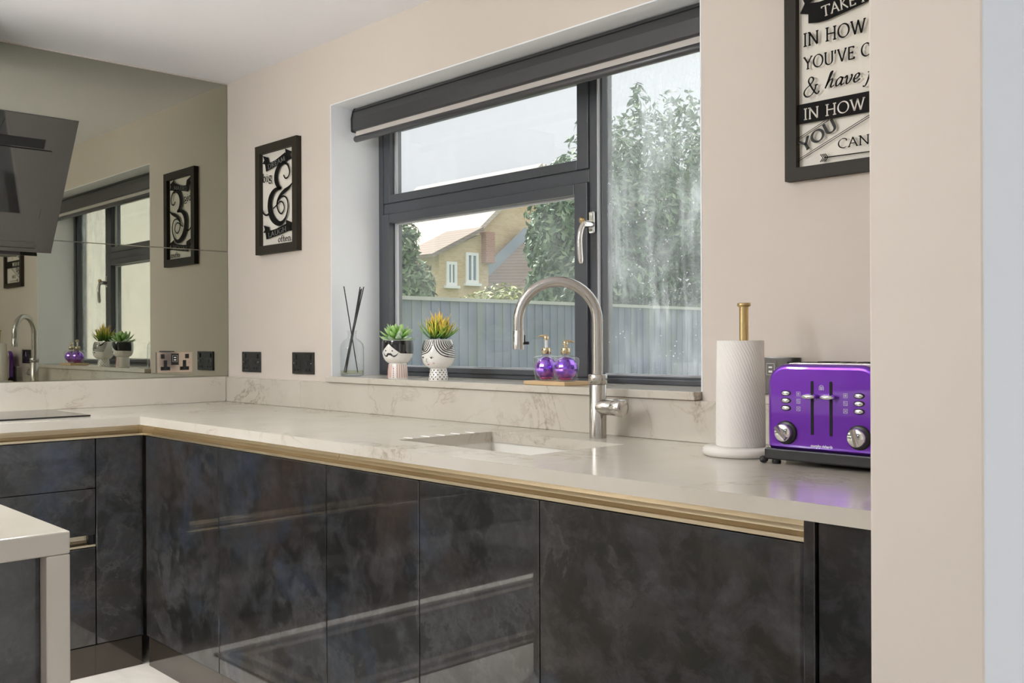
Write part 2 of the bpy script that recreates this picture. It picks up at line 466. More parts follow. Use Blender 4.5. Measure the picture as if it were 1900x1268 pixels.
# ------------------------------------------------------------------ mesh builder
class MB:
    def __init__(s):
        s.v = []; s.f = []; s.sm = []
    def add(s, verts, faces, smooth=False):
        n = len(s.v)
        s.v += [tuple(v) for v in verts]
        s.f += [tuple(i + n for i in f) for f in faces]
        s.sm += [smooth] * len(faces)
        return s
    def box(s, x0, x1, y0, y1, z0, z1):
        v = [(x, y, z) for x in (x0, x1) for y in (y0, y1) for z in (z0, z1)]
        return s.add(v, [(0, 1, 3, 2), (4, 6, 7, 5), (0, 4, 5, 1), (2, 3, 7, 6), (0, 2, 6, 4), (1, 5, 7, 3)])
    def prism(s, poly, fn, d0, d1):
        """poly 2-D outline; fn(a,b,d)->xyz; extruded d0..d1"""
        n = len(poly)
        v = [fn(a, b, d0) for a, b in poly] + [fn(a, b, d1) for a, b in poly]
        fs = [tuple(range(n))[::-1], tuple(range(n, 2 * n))]
        fs += [(i, (i + 1) % n, (i + 1) % n + n, i + n) for i in range(n)]
        return s.add(v, fs)
    def tube(s, pts, rad, n=16, caps=True, smooth=True):
        pts = [Vector(p) for p in pts]
        m = len(pts)
        rs = rad if isinstance(rad, (list, tuple)) else [rad] * m
        up = None
        vs = []
        for i, p in enumerate(pts):
            t = (pts[min(i + 1, m - 1)] - pts[max(i - 1, 0)]).normalized()
            if up is None:
                up = Vector((0, 0, 1)) if abs(t.z) < 0.9 else Vector((1, 0, 0))
            a = (up - t * up.dot(t))
            if a.length < 1e-6:
                a = t.orthogonal()
            a.normalize(); b = t.cross(a); up = a
            for k in range(n):
                q = 2 * PI * k / n
                vs.append(p + (a * math.cos(q) + b * math.sin(q)) * rs[i])
        fs = [(i * n + k, i * n + (k + 1) % n, (i + 1) * n + (k + 1) % n, (i + 1) * n + k) for i in range(m - 1) for k in range(n)]
        s.add(vs, fs, smooth)
        if caps:
            s.add(vs[:n], [tuple(range(n))[::-1]]); s.add(vs[-n:], [tuple(range(n))])
        return s
    def lathe(s, prof, cx=0, cy=0, n=32, axis='z', o=(0, 0, 0), smooth=True):
        """prof: list of (r, h). axis z about (cx,cy), or along an arbitrary axis vector with origin o"""
        if axis == 'z':
            ax, a, b, o = Vector((0, 0, 1)), Vector((1, 0, 0)), Vector((0, 1, 0)), Vector((cx, cy, 0))
        else:
            ax = Vector(axis).normalized(); a = ax.orthogonal().normalized(); b = ax.cross(a); o = Vector(o)
        vs = []
        for r, h in prof:
            r = max(r, 1e-5)
            for k in range(n):
                q = 2 * PI * k / n
                vs.append(o + ax * h + (a * math.cos(q) + b * math.sin(q)) * r)
        fs = [(i * n + k, i * n + (k + 1) % n, (i + 1) * n + (k + 1) % n, (i + 1) * n + k) for i in range(len(prof) - 1) for k in range(n)]
        s.add(vs, fs, smooth)
        if prof[0][0] > 1e-4:
            s.add(vs[:n], [tuple(range(n))[::-1]])
        if prof[-1][0] > 1e-4:
            s.add(vs[-n:], [tuple(range(n))])
        return s
    def mesh(s, name, m, off=(0, 0, 0)):
        me = bpy.data.meshes.new(name)
        me.from_pydata([(x - off[0], y - off[1], z - off[2]) for x, y, z in s.v], [], s.f)
        me.polygons.foreach_set('use_smooth', s.sm)
        bm = bmesh.new(); bm.from_mesh(me)
        bmesh.ops.recalc_face_normals(bm, faces=bm.faces)
        bm.to_mesh(me); bm.free()
        me.materials.append(m)
        return me

ORG = {}
def worg(o):
    return ORG.get(o.name, Vector((0, 0, 0)))
def build(name, mb, m, parent=None, bevel=0.0, seg=2, origin=None):
    """mesh built in world coordinates; origin at the parent's origin, or at its own base when top-level"""
    if parent is not None:
        off = worg(parent)
    elif origin is not None:
        off = Vector(origin)
    else:
        xs, ys, zs = zip(*mb.v)
        off = Vector(((min(xs) + max(xs)) / 2, (min(ys) + max(ys)) / 2, min(zs)))
    o = bpy.data.objects.new(name, mb.mesh(name, m, off))
    COL.objects.link(o)
    if parent is not None:
        o.parent = parent
    else:
        o.location = off
    ORG[o.name] = off.copy()
    if bevel > 0:
        b = o.modifiers.new('bevel', 'BEVEL'); b.width = bevel; b.segments = seg; b.limit_method = 'ANGLE'; b.angle_limit = math.radians(40)
    return o
def tag(o, label=None, cat=None, group=None, kind=None):
    for k, v in (('label', label), ('category', cat), ('group', group), ('kind', kind)):
        if v:
            o[k] = v
    return o
def thing(name, label, cat, loc, group=None):
    o = bpy.data.objects.new(name, None)
    COL.objects.link(o)
    o.location = loc
    o.empty_display_size = 0.05
    ORG[o.name] = Vector(loc)
    return tag(o, label, cat, group)
def setting(name, loc=(0, 0, 0)):
    o = bpy.data.objects.new(name, None); COL.objects.link(o); o.location = loc; ORG[o.name] = Vector(loc); o['kind'] = 'structure'
    return o
def struct(name, mb, m, **k):
    o = build(name, mb, m, **k); o['kind'] = 'structure'
    return o
def B(*a):
    return MB().box(*a)
def smooth_curve(pts, n=6):
    """Catmull-Rom through 2-D/3-D points"""
    P = [Vector(p) for p in pts]
    P = [P[0] * 2 - P[1]] + P + [P[-1] * 2 - P[-2]]
    out = []
    for i in range(1, len(P) - 2):
        for k in range(n):
            t = k / n
            a, b, c, d = P[i - 1], P[i], P[i + 1], P[i + 2]
            out.append(0.5 * ((2 * b) + (c - a) * t + (2 * a - 5 * b + 4 * c - d) * t * t + (3 * b - a - 3 * c + d) * t ** 3))
    out.append(P[-2])
    return out

# ================================================================== STRUCTURE
ZC = 2.359            # ceiling
XR0, XR1 = 0.857, 2.614   # window recess
ZS, ZT = 1.043, 2.108     # sill top, recess head
PX0, PX1, PY = 3.448, 3.611, -0.75   # pier
ZW, ZWB, YF, XF = 0.91, 0.88, -0.668, 0.629   # worktop top, underside, front edges

struct('floor', B(-0.2, 7.7, -5.7, 2.7, -0.08, 0.0), M['floor'])
struct('ceiling', MB().box(-0.2, 7.7, -5.7, 0.32, ZC, ZC + 0.14).box(3.43, 7.7, 0.32, 2.7, ZC, ZC + 0.14), M['ceiling'])
struct('wall_left', B(-0.15, 0.0, -5.7, 0.32, 0, ZC), M['wall'])
wb = MB()
wb.box(0.0, XR0, 0.0, 0.32, 0, ZC)
wb.box(XR1, PX0, 0.0, 0.32, 0, ZC)
wb.box(XR0, XR1, 0.0, 0.32, 0, 1.0205)
wb.box(XR0, XR1, 0.0, 0.32, ZT, ZC)
wall_back = struct('wall_back', wb, M['wall'])
# white plastered reveals of the window recess
struct('trim_1', B(XR0 - 0.001, XR0 + 0.003, -0.0008, 0.24, ZS, ZT), M['white'])
struct('trim_2', B(XR1 - 0.003, XR1 + 0.001, -0.0008, 0.24, ZS, ZT), M['white'])
struct('trim_3', B(XR0 + 0.003, XR1 - 0.003, -0.0008, 0.24, ZT - 0.003, ZT + 0.001), M['white'])
# the pier between kitchen and dining end: greige all round except one white side face
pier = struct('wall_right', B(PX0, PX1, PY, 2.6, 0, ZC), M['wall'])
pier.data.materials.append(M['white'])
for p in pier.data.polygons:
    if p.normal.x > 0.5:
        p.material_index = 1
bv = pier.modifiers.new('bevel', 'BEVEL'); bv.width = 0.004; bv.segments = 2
struct('trim_4', B(3.43, PX0, 0.325, 2.6, -0.3, 2.75), M['render'])
# dining end
wf = MB()
wf.box(-0.2, 3.9, -5.65, -5.5, 0, ZC); wf.box(6.9, 7.7, -5.65, -5.5, 0, ZC); wf.box(3.9, 6.9, -5.65, -5.5, 2.15, ZC)
struct('wall_front', wf, M['wall'])
struct('wall_far_right', MB().box(7.55, 7.7, -5.5, -4.0, 0, ZC).box(7.55, 7.7, 0.0, 2.5, 0, ZC).box(7.55, 7.7, -4.0, 0.0, 0, 0.5).box(7.55, 7.7, -4.0, 0.0, 2.2, ZC), M['white'])
wo = MB()
wo.box(PX1, 4.0, 2.5, 2.65, 0, ZC); wo.box(7.2, 7.7, 2.5, 2.65, 0, ZC); wo.box(4.0, 7.2, 2.5, 2.65, 2.15, ZC)
struct('wall_garden', wo, M['white'])

def glazed_door(name, x0, x1, y0, y1):
    d = setting(name, ((x0 + x1) / 2, y0, 0))
    n = 3
    w = (x1 - x0) / n
    for i in range(n):
        a, b = x0 + i * w, x0 + (i + 1) * w
        fr = MB()
        fr.box(a, a + 0.06, y0, y1, 0, 2.15).box(b - 0.06, b, y0, y1, 0, 2.15).box(a + 0.06, b - 0.06, y0, y1, 0, 0.08).box(a + 0.06, b - 0.06, y0, y1, 2.07, 2.15)
        f = build('door_leaf', fr, M['anthracite'], d)
        build('pane', B(a + 0.06, b - 0.06, (y0 + y1) / 2 - 0.003, (y0 + y1) / 2 + 0.003, 0.08, 2.07), M['pane_clear'], f)
    return d
w2 = setting('window_2', (7.6, -2.0, 0.5))  # unseen window, added so side light reaches the mirror wall and pier
for k_ in range(3):
    a_, b_ = -4.0 + k_ * 4 / 3, -4.0 + (k_ + 1) * 4 / 3
    f_ = build('window_frame', MB().box(7.58, 7.64, a_, a_ + .05, .5, 2.2).box(7.58, 7.64, b_ - .05, b_, .5, 2.2).box(7.58, 7.64, a_ + .05, b_ - .05, .5, .56).box(7.58, 7.64, a_ + .05, b_ - .05, 2.14, 2.2), M['anthracite'], w2)
    build('pane', B(7.606, 7.612, a_ + .05, b_ - .05, .56, 2.14), M['pane_clear'], f_)
glazed_door('door_1', 4.0, 7.2, 2.54, 2.60)
glazed_door('door_2', 3.9, 6.9, -5.60, -5.54)

# ------------------------------------------------------------------ the kitchen window
YW = 0.226                     # face of the outer frame
win = setting('window_1', ((XR0 + XR1) / 2, YW, ZS))
def bar(name, x0, x1, y0, y1, z0, z1, m='anthracite', parent=None, bev=0.003):
    return build(name, B(x0, x1, y0, y1, z0, z1), M[m], parent or win, bevel=bev)
YO = 0.30
# outer frame
bar('frame_jamb', XR0 + 0.003, 0.890, YW, YO, ZS, ZT - 0.003)
bar('frame_jamb', XR1 - 0.036, XR1 - 0.003, YW, YO, ZS, ZT - 0.003)
bar('frame_sill', 0.890, XR1 - 0.036, YW, YO, ZS, 1.060)
bar('frame_head', 0.890, XR1 - 0.036, YW, YO, 2.065, ZT - 0.003)
# mullion between the lights and transom on the left
bar('mullion', 2.012, 2.046, YW + 0.004, YO, 1.060, 2.065)
bar('transom', 0.890, 2.012, YW + 0.004, YO, 1.690, 1.735)
# casement (lower left) and its stiles
cas = build('casement', MB().box(0.896, 0.940, YW - 0.008, 0.285, 1.060, 1.690).box(1.955, 2.012, YW - 0.008, 0.285, 1.060, 1.690)
            .box(0.940, 1.955, YW - 0.008, 0.285, 1.060, 1.079).box(0.940, 1.955, YW - 0.008, 0.285, 1.654, 1.690), M['anthracite'], win, bevel=0.003)
gl = 0.262
build('glazing_bead', MB().box(0.940, 0.952, gl - 0.014, gl - 0.003, 1.079, 1.654).box(1.944, 1.955, gl - 0.014, gl - 0.003, 1.079, 1.654)
      .box(0.952, 1.944, gl - 0.014, gl - 0.003, 1.079, 1.084).box(0.952, 1.944, gl - 0.014, gl - 0.003, 1.648, 1.654), M['gasket'], cas)
build('pane', B(0.940, 1.955, gl - 0.003, gl + 0.003, 1.079, 1.654), M['pane'], cas)
# fanlight (upper left)
fan = build('fanlight', MB().box(0.896, 0.938, YW - 0.002, 0.285, 1.735, 2.065).box(1.962, 2.012, YW - 0.002, 0.285, 1.735, 2.065)
            .box(0.938, 1.962, YW - 0.002, 0.285, 1.735, 1.768).box(0.938, 1.962, YW - 0.002, 0.285, 2.03, 2.065), M['anthracite'], win, bevel=0.003)
build('glazing_bead', MB().box(0.938, 0.949, gl - 0.014, gl - 0.003, 1.768, 2.03).box(1.951, 1.962, gl - 0.014, gl - 0.003, 1.768, 2.03), M['gasket'], fan)
build('pane', B(0.938, 1.962, gl - 0.003, gl + 0.003, 1.768, 2.03), M['pane'], fan)
# fixed light on the right
fix = build('fixed_light', MB().box(2.046, 2.062, YW + 0.010, 0.285, 1.060, 2.065).box(2.552, 2.578, YW + 0.010, 0.285, 1.060, 2.065)
            .box(2.062, 2.552, YW + 0.010, 0.285, 1.060, 1.068).box(2.062, 2.552, YW + 0.010, 0.285, 2.04, 2.065), M['anthracite'], win, bevel=0.002)
build('glazing_bead', MB().box(2.062, 2.552, gl - 0.016, gl - 0.003, 1.068, 1.074).box(2.046 + 0.004, 2.046 + 0.009, YW - 0.001, YW + 0.0099, 1.075, 2.03), M['gasket'], fix)
build('pane', B(2.062, 2.552, gl - 0.003, gl + 0.003, 1.068, 2.04), M['pane_streak'], fix)
# casement handle
hx, hy = 2.030, YW + 0.004
h = build('handle_plate', MB().lathe([(0.0001, 0.0)], hx, hy).box(hx - 0.012, hx + 0.012, hy - 0.014, hy, 1.522, 1.594), M['chrome'], win, bevel=0.006, seg=3)
build('handle_neck', MB().tube([(hx, hy - 0.010, 1.550), (hx, hy - 0.050, 1.550)], 0.0130, 16), M['chrome'], h, bevel=0.003)
gp = smooth_curve([(hx, hy - 0.046, 1.555), (hx - 0.004, hy - 0.056, 1.530), (hx - 0.006, hy - 0.060, 1.50), (hx - 0.006, hy - 0.058, 1.46), (hx - 0.005, hy - 0.055, 1.424)], 5)
build('handle_grip', MB().tube(gp, [0.009] * 6 + [0.0095] * (len(gp) - 8) + [0.0085, 0.005], 14), M['steel2'], h)
build('key_barrel', MB().lathe([(0.009, 0), (0.009, 0.012), (0.004, 0.013)], axis=(-0.5, -1, 0), o=(hx - 0.002, hy - 0.046, 1.562), n=16), M['brass'], h)
# stone sill
build('window_sill', MB().box(XR0 + 0.0035, XR1 - 0.0035, -0.031, YW, 1.0207, ZS), M['quartz'], win, bevel=0.0025)

# ------------------------------------------------------------------ mirror splashback on the left wall
def mirror_panel(z0, z1, label):
    o = build('mirror_panel', B(0.0005, 0.0065, -3.2, -0.0015, z0, z1), M['mirror'], bevel=0.0012, seg=1)
    return tag(o, label, 'mirror', 'grey mirror splashback panels')
mirror_panel(1.0245, 1.5895, 'lower grey tinted mirror panel standing on the stone upstand')
mirror_panel(1.5915, 2.352, 'upper grey tinted mirror panel reaching the ceiling behind the hood')

# ------------------------------------------------------------------ worktop, upstands
wt = MB()
SX0, SX1, SY0, SY1 = 1.99, 2.50, -0.52, -0.18
wt.box(0.002, XF, -3.2, -0.002, ZWB, ZW)
wt.box(XF, SX0, YF, -0.002, ZWB, ZW).box(SX1, PX0 - 0.001, YF, -0.002, ZWB, ZW)
wt.box(SX0, SX1, YF, SY0, ZWB, ZW).box(SX0, SX1, SY1, -0.002, ZWB, ZW)
worktop = tag(build('worktop', wt, M['quartz']), 'white veined quartz worktop running round the corner under the window', 'worktop')
for y in (-0.245, -0.30, -0.355, -0.41, -0.47):
    build('drainer_groove', MB().tube([(1.945, y, 0.9072), (1.960, y, 0.9082), (1.988, y, 0.9082)], 0.0036, 8), M['groove'], worktop)
def upstand(x0, x1, y0, y1, label, z1=1.0195):
    return tag(build('stone_upstand', B(x0, x1, y0, y1, ZW + 0.0003, z1), M['quartz'], bevel=0.0012, seg=1), label, 'upstand', 'quartz upstands')
upstand(0.001, 0.021, -3.2, -0.0215, 'pale quartz upstand below the mirror panels', 1.0235)
upstand(0.001, 0.655, -0.020, -0.001, 'short quartz upstand in the corner under the two small wall sockets')
upstand(0.6565, PX0 - 0.001, -0.020, -0.001, 'long veined quartz upstand below the window sill')

# ------------------------------------------------------------------ sink
sink = thing('sink', 'white undermount kitchen sink below the window', 'sink', ((SX0 + SX1) / 2, (SY0 + SY1) / 2, 0.70))
a0, a1, b0, b1 = SX0 - 0.004, SX1 + 0.004, SY0 - 0.004, SY1 + 0.004
t = 0.012
build('basin', MB().box(a0 - t, a0, b0 - t, b1 + t, 0.74, ZWB).box(a1, a1 + t, b0 - t, b1 + t, 0.74, ZWB).box(a0, a1, b0 - t, b0, 0.74, ZWB)
      .box(a0, a1, b1, b1 + t, 0.74, ZWB).box(a0, a1, b0, b1, 0.74, 0.755), M['sinkmat'], sink)
build('waste', MB().lathe([(0.055, 0.755), (0.055, 0.758), (0.045, 0.758), (0.040, 0.7555), (0.0, 0.7555)], 2.245, -0.35), M['steel2'], sink)

# ------------------------------------------------------------------ base cabinets
def slab(name, x0, x1, y0, y1, z0, z1, parent, m='slate'):
    return build(name, B(x0, x1, y0, y1, z0, z1), M[m], parent, bevel=0.0015, seg=1)
g = 0.0016
DT, DB = 0.8375, 0.112
def carcass(x0, x1, y0, y1, parent, top=0.838):
    return build('carcass', MB().box(x0, x0 + 0.018, y0, y1, 0.10, top).box(x1 - 0.018, x1, y0, y1, 0.10, top)
                 .box(x0 + 0.018, x1 - 0.018, y0, y1, 0.10, 0.118).box(x0 + 0.018, x1 - 0.018, y1 - 0.012, y1, 0.118, top), M['black'], parent)
def base_unit(x0, x1, label, doors):
    c = thing('base_cabinet', label, 'cabinet', ((x0 + x1) / 2, -0.35, 0.0), 'base cabinets under the window')
    carcass(x0 + 0.001, x1 - 0.001, -0.627, -0.06, c)
    build('plinth', B(x0 + 0.0005, x1 - 0.0005, -0.640, -0.622, 0.0005, 0.105), M['plinth'], c)
    for a, b in doors:
        slab('door', a + g, b - g, -0.650, -0.629, DB, DT, c)
base_unit(0.634, 1.199, 'dark slate corner cabinet door next to the drawer run', [(0.634, 1.199)])
base_unit(1.199, 1.831, 'wide dark slate cabinet between the corner unit and the sink unit', [(1.199, 1.831)])
base_unit(1.831, 2.658, 'two door dark slate sink cabinet', [(1.831, 2.243), (2.243, 2.658)])
base_unit(2.658, 3.288, 'wide slate cabinet front nearest the end panel', [(2.658, 3.2855)])
ep = thing('end_panel', 'full height slate end panel under the worktop beside the pier', 'panel', (3.37, -0.35, 0))
slab('filler', 3.2885, 3.3085, -0.662, -0.03, 0.0005, ZWB - 0.0005, ep)
slab('side_panel', 3.3115, PX0 - 0.0015, -0.655, -0.03, 0.0005, ZWB - 0.0005, ep)

cl = thing('drawer_cabinet', 'dark slate drawer cabinet under the hob', 'cabinet', (0.32, -1.27, 0), 'cabinets along the mirror wall')
build('carcass', MB().box(0.03, 0.588, -1.719, -1.701, 0.10, 0.838).box(0.03, 0.588, -0.838, -0.820, 0.10, 0.838).box(0.03, 0.588, -1.701, -0.838, 0.10, 0.118)
      .box(0.03, 0.042, -1.701, -0.838, 0.118, 0.838), M['black'], cl)
build('plinth', B(0.582, 0.600, -1.7195, -0.8200, 0.0005, 0.105), M['plinth'], cl)
for z0, z1 in ((0.6645, DT), (0.500, 0.6625), (0.112, 0.455)):
    slab('drawer_front', 0.591, 0.612, -1.7185, -0.8215, z0, z1, cl)
cf = thing('corner_filler', 'narrow dark slate panel between the drawers and the corner', 'panel', (0.6, -0.73, 0))
slab('filler', 0.591, 0.612, -0.8180, -0.6515, DB, DT, cf)
build('plinth', B(0.582, 0.600, -0.8195, -0.6515, 0.0005, 0.105), M['plinth'], cf)
c2 = thing('drawer_cabinet', 'slate drawer cabinet beyond the hob drawers at the left edge', 'cabinet', (0.32, -2.4, 0), 'cabinets along the mirror wall')
build('carcass', MB().box(0.03, 0.588, -3.19, -3.172, 0.10, 0.838).box(0.03, 0.588, -1.739, -1.7215, 0.10, 0.838).box(0.03, 0.588, -3.172, -1.739, 0.10, 0.118)
      .box(0.03, 0.042, -3.172, -1.739, 0.118, 0.838), M['black'], c2)
build('plinth', B(0.582, 0.600, -3.19, -1.7205, 0.0005, 0.105), M['plinth'], c2)
for z0, z1 in ((0.6645, DT), (0.500, 0.6625), (0.112, 0.455)):
    slab('drawer_front', 0.591, 0.612, -3.19, -1.7215, z0, z1, c2)

# handle rails: a bent channel, lip outside, hollow behind
def rail_profile(lip=0.0):
    c = [(-0.6495, 0.8475), (-0.6495, 0.8402), (-0.646, 0.8392), (-0.632, 0.8395), (-0.620, 0.8425), (-0.611, 0.849), (-0.606, 0.858), (-0.604, 0.868), (-0.6035, 0.8795)]
    o = [(-0.648, 0.8475), (-0.648, 0.8412), (-0.645, 0.8407), (-0.632, 0.8410), (-0.6205, 0.8440), (-0.6122, 0.8498), (-0.6075, 0.8584), (-0.6055, 0.868), (-0.605, 0.8795)]
    return c + o[::-1]
def rail_x(x0, x1, label):
    return tag(build('handle_rail', MB().prism(rail_profile(), lambda a, b, d: (d, a, b), x0, x1), M['gold_rail']), label, 'handle rail', 'champagne handle rails')
def rail_y(y0, y1, dz, label):
    return tag(build('handle_rail', MB().prism(rail_profile(), lambda a, b, d: (-a - 0.038, d, b + dz), y0, y1), M['gold_rail']), label, 'handle rail', 'champagne handle rails')
rail_x(0.6130, 1.830, 'champagne metal handle rail above the corner and wide cabinet doors')
rail_x(1.8315, 3.2875, 'champagne metal handle rail above the sink cabinet doors')
ry_ = rail_y(-3.19, -0.6515, 0.0, 'champagne metal handle rail above the top drawers')
build('corner_post', B(0.5665, 0.6125, -0.6512, -0.6040, 0.8385, 0.8795), M['gold_rail'], ry_)
build('handle_rail', MB().prism(rail_profile(), lambda a, b, d: (-a - 0.038, d, b - 0.3815), -1.7185, -0.8215), M['gold_rail'], cl)

# ------------------------------------------------------------------ hob and hood
hob = thing('hob', 'black glass hob set on the worktop at the left edge', 'hob', (0.29, -1.2, ZW))
build('glass_top', B(0.075, 0.500, -1.60, -0.795, ZW + 0.0004, ZW + 0.0060), M['hobglass'], hob, bevel=0.002)
hood = thing('cooker_hood', 'angled black glass cooker hood on the mirror wall', 'cooker hood', (0.007, -1.2, 1.5))
HA = Vector((0.09, 0, 1.53)); HE = Vector((0.31, 0, 0.47)); HN = Vector((0.47, 0, -0.31)).normalized()
def hp(s, y, d=0.0):
    q = HA + HE * s + HN * d
    return (q.x, y, q.z)
def hood_plate(name, s0, s1, y0, y1, d0, d1, m, parent=hood, bev=0.0015):
    v = [hp(s, y, d) for s in (s0, s1) for y in (y0, y1) for d in (d0, d1)]
    return build(name, MB().add(v, [(0, 1, 3, 2), (4, 6, 7, 5), (0, 4, 5, 1), (2, 3, 7, 6), (0, 2, 6, 4), (1, 5, 7, 3)]), M[m], parent, bevel=bev)
hood_plate('glass_surround', 0.0, 1.0, -1.60, -0.796, -0.006, 0.0, 'hoodglass')
hood_plate('suction_slot', 0.772, 0.838, -1.50, -0.898, 0.0002, 0.0012, 'hole', bev=0)
hood_plate('lower_glass', 0.085, 0.764, -1.528, -0.868, 0.0002, 0.0065, 'hoodglass')
hood_plate('control_strip', 0.030, 0.036, -1.35, -0.86, 0.0002, 0.0006, 'blacknickel', bev=0)
body = [(0.0075, 1.55), (0.082, 1.55), (0.335, 1.935), (0.335, 1.972), (0.0075, 1.972)]
build('body', MB().prism(body, lambda a, b, d: (a, d, b), -1.52, -0.90), M['black'], hood)
build('filter_tray', B(0.0075, 0.075, -1.50, -0.905, 1.520, 1.549), M['black'], hood)
build('chimney', B(0.0075, 0.26, -1.36, -1.06, 1.973, ZC - 0.001), M['hoodglass'], hood, bevel=0.002)

# ------------------------------------------------------------------ lettering
def A_(cx, cy, rx, ry, a0, a1, n=14):
    return [(cx + rx * math.cos(math.radians(a0 + (a1 - a0) * i / n)), cy + ry * math.sin(math.radians(a0 + (a1 - a0) * i / n))) for i in range(n + 1)]
def H_(x, y, w=0.13):
    return [(x - w, y), (x + w, y)]
GL = {
 'T': (0.84, [[(.42, 0), (.42, 1)], [(.03, .975), (.81, .975)], [(.03, 1), (.02, .84)], [(.81, 1), (.82, .84)], H_(.42, .015)]),
 'A': (0.86, [[(.08, 0), (.42, 1)], [(.40, 1), (.78, 0)], [(.2, .36), (.64, .36)], H_(.08, .015, .1), H_(.78, .015, .1)]),
 'K': (0.82, [[(.15, 0), (.15, 1)], [(.66, 1), (.19, .5)], [(.24, .56), (.76, 0)], H_(.15, .015, .1), H_(.15, .985, .1), H_(.66, .985, .1)]),
 'E': (0.66, [[(.15, 0), (.15, 1)], [(.1, .98), (.56, .98)], [(.15, .52), (.46, .52)], [(.1, .02), (.6, .02)], [(.56, 1), (.57, .86)], [(.6, 0), (.61, .16)], [(.46, .6), (.46, .44)]]),
 'P': (0.66, [[(.15, 0), (.15, 1)], [(.08, .98), (.3, .98)] + A_(.3, .74, .26, .24, 90, -90) + [(.16, .5)], H_(.15, .015)]),
 'R': (0.76, [[(.15, 0), (.15, 1)], [(.08, .98), (.3, .98)] + A_(.3, .74, .26, .24, 90, -90) + [(.16, .5)], [(.32, .5), (.7, 0)], H_(.15, .015, .1)]),
 'I': (0.36, [[(.18, 0), (.18, 1)], H_(.18, .015), H_(.18, .985)]),
 'N': (0.92, [[(.14, 0), (.14, 1)], [(.12, 1), (.78, 0)], [(.78, 0), (.78, 1)], H_(.14, .015, .1), H_(.1, .985, .1), H_(.78, .985, .1)]),
 'H': (0.94, [[(.16, 0), (.16, 1)], [(.78, 0), (.78, 1)], [(.16, .52), (.78, .52)], H_(.16, .015), H_(.16, .985), H_(.78, .015), H_(.78, .985)]),
 'O': (1.0, [A_(.5, .5, .43, .5, 0, 360, 28)]),
 'W': (1.2, [[(.08, 1), (.36, 0)], [(.36, 0), (.62, 1)], [(.60, 1), (.86, 0)], [(.86, 0), (1.12, 1)], H_(.08, .985, .1), H_(1.12, .985, .09)]),
 'Y': (0.82, [[(.06, 1), (.4, .48)], [(.4, .48), (.76, 1)], [(.4, 0), (.4, .5)], H_(.4, .015), H_(.07, .985, .1), H_(.75, .985, .09)]),
 'U': (0.88, [[(.14, 1), (.14, .3)] + A_(.45, .3, .31, .31, 180, 360) + [(.76, 1)], H_(.14, .985, .11), H_(.76, .985, .1)]),
 'V': (0.84, [[(.07, 1), (.42, 0)], [(.42, 0), (.76, 1)], H_(.08, .985, .1), H_(.75, .985, .09)]),
 'C': (0.84, [A_(.5, .5, .42, .5, 52, 308, 24), [(.76, .9), (.77, .72)]]),
 'D': (0.92, [[(.16, 0), (.16, 1)], [(.06, .98), (.36, .98)] + A_(.36, .5, .46, .48, 90, -90, 18) + [(.06, .02)]]),
 'M': (1.08, [[(.12, 0), (.18, 1)], [(.18, 1), (.53, .05)], [(.53, .05), (.86, 1)], [(.86, 1), (.93, 0)], H_(.12, .015, .09), H_(.93, .015, .1)]),
 'L': (0.64, [[(.15, 0), (.15, 1)], [(.1, .02), (.58, .02)], [(.58, 0), (.6, .18)], H_(.15, .985, .1)]),
 'G': (0.92, [A_(.5, .5, .42, .5, 52, 330, 24), [(.82, .02), (.82, .42)], H_(.8, .43, .12)]),
 "'": (0.24, [[(.12, 1.04), (.08, .74)]]),
 ' ': (0.42, []),
 'b': (0.62, [[(.12, 0.02), (.12, 1.08)], [(.02, 1.05), (.12, 1.08)], A_(.3, .34, .22, .34, 150, -190, 20)]),
 'i': (0.32, [[(.16, 0), (.16, .66)], [(.06, .64), (.16, .66)], H_(.16, .015, .11), [(.15, .92), (.17, .86)]]),
 'g': (0.62, [A_(.28, .42, .2, .24, 0, 360, 20), [(.42, .58), (.58, .64)], [(.16, .22), (.12, .1), (.3, .06), (.5, .02), (.52, -.12)], A_(.29, -.14, .23, .15, 0, -200, 16)]),
 'o': (0.60, [A_(.29, .33, .24, .34, 0, 360, 22)]),
 'f': (0.42, [[(.17, 0), (.17, .85)] + A_(.33, .87, .16, .2, 180, 40, 8), H_(.2, .62, .16), H_(.17, .015, .1)]),
 't': (0.40, [[(.17, .9), (.17, .14)] + A_(.28, .14, .11, .14, 180, 300, 6), H_(.2, .62, .16)]),
 'e': (0.56, [[(.06, .38), (.5, .38)] + A_(.28, .36, .22, .3, 10, 320, 18)]),
 'n': (0.68, [[(.14, 0), (.14, .66)], [(.04, .64), (.14, .66)], [(.14, .5)] + A_(.33, .46, .19, .2, 150, 0, 8) + [(.52, 0)], H_(.14, .015, .11), H_(.52, .015, .11)]),
 '.': (0.24, [[(.1, .0), (.12, .1)]]),
}
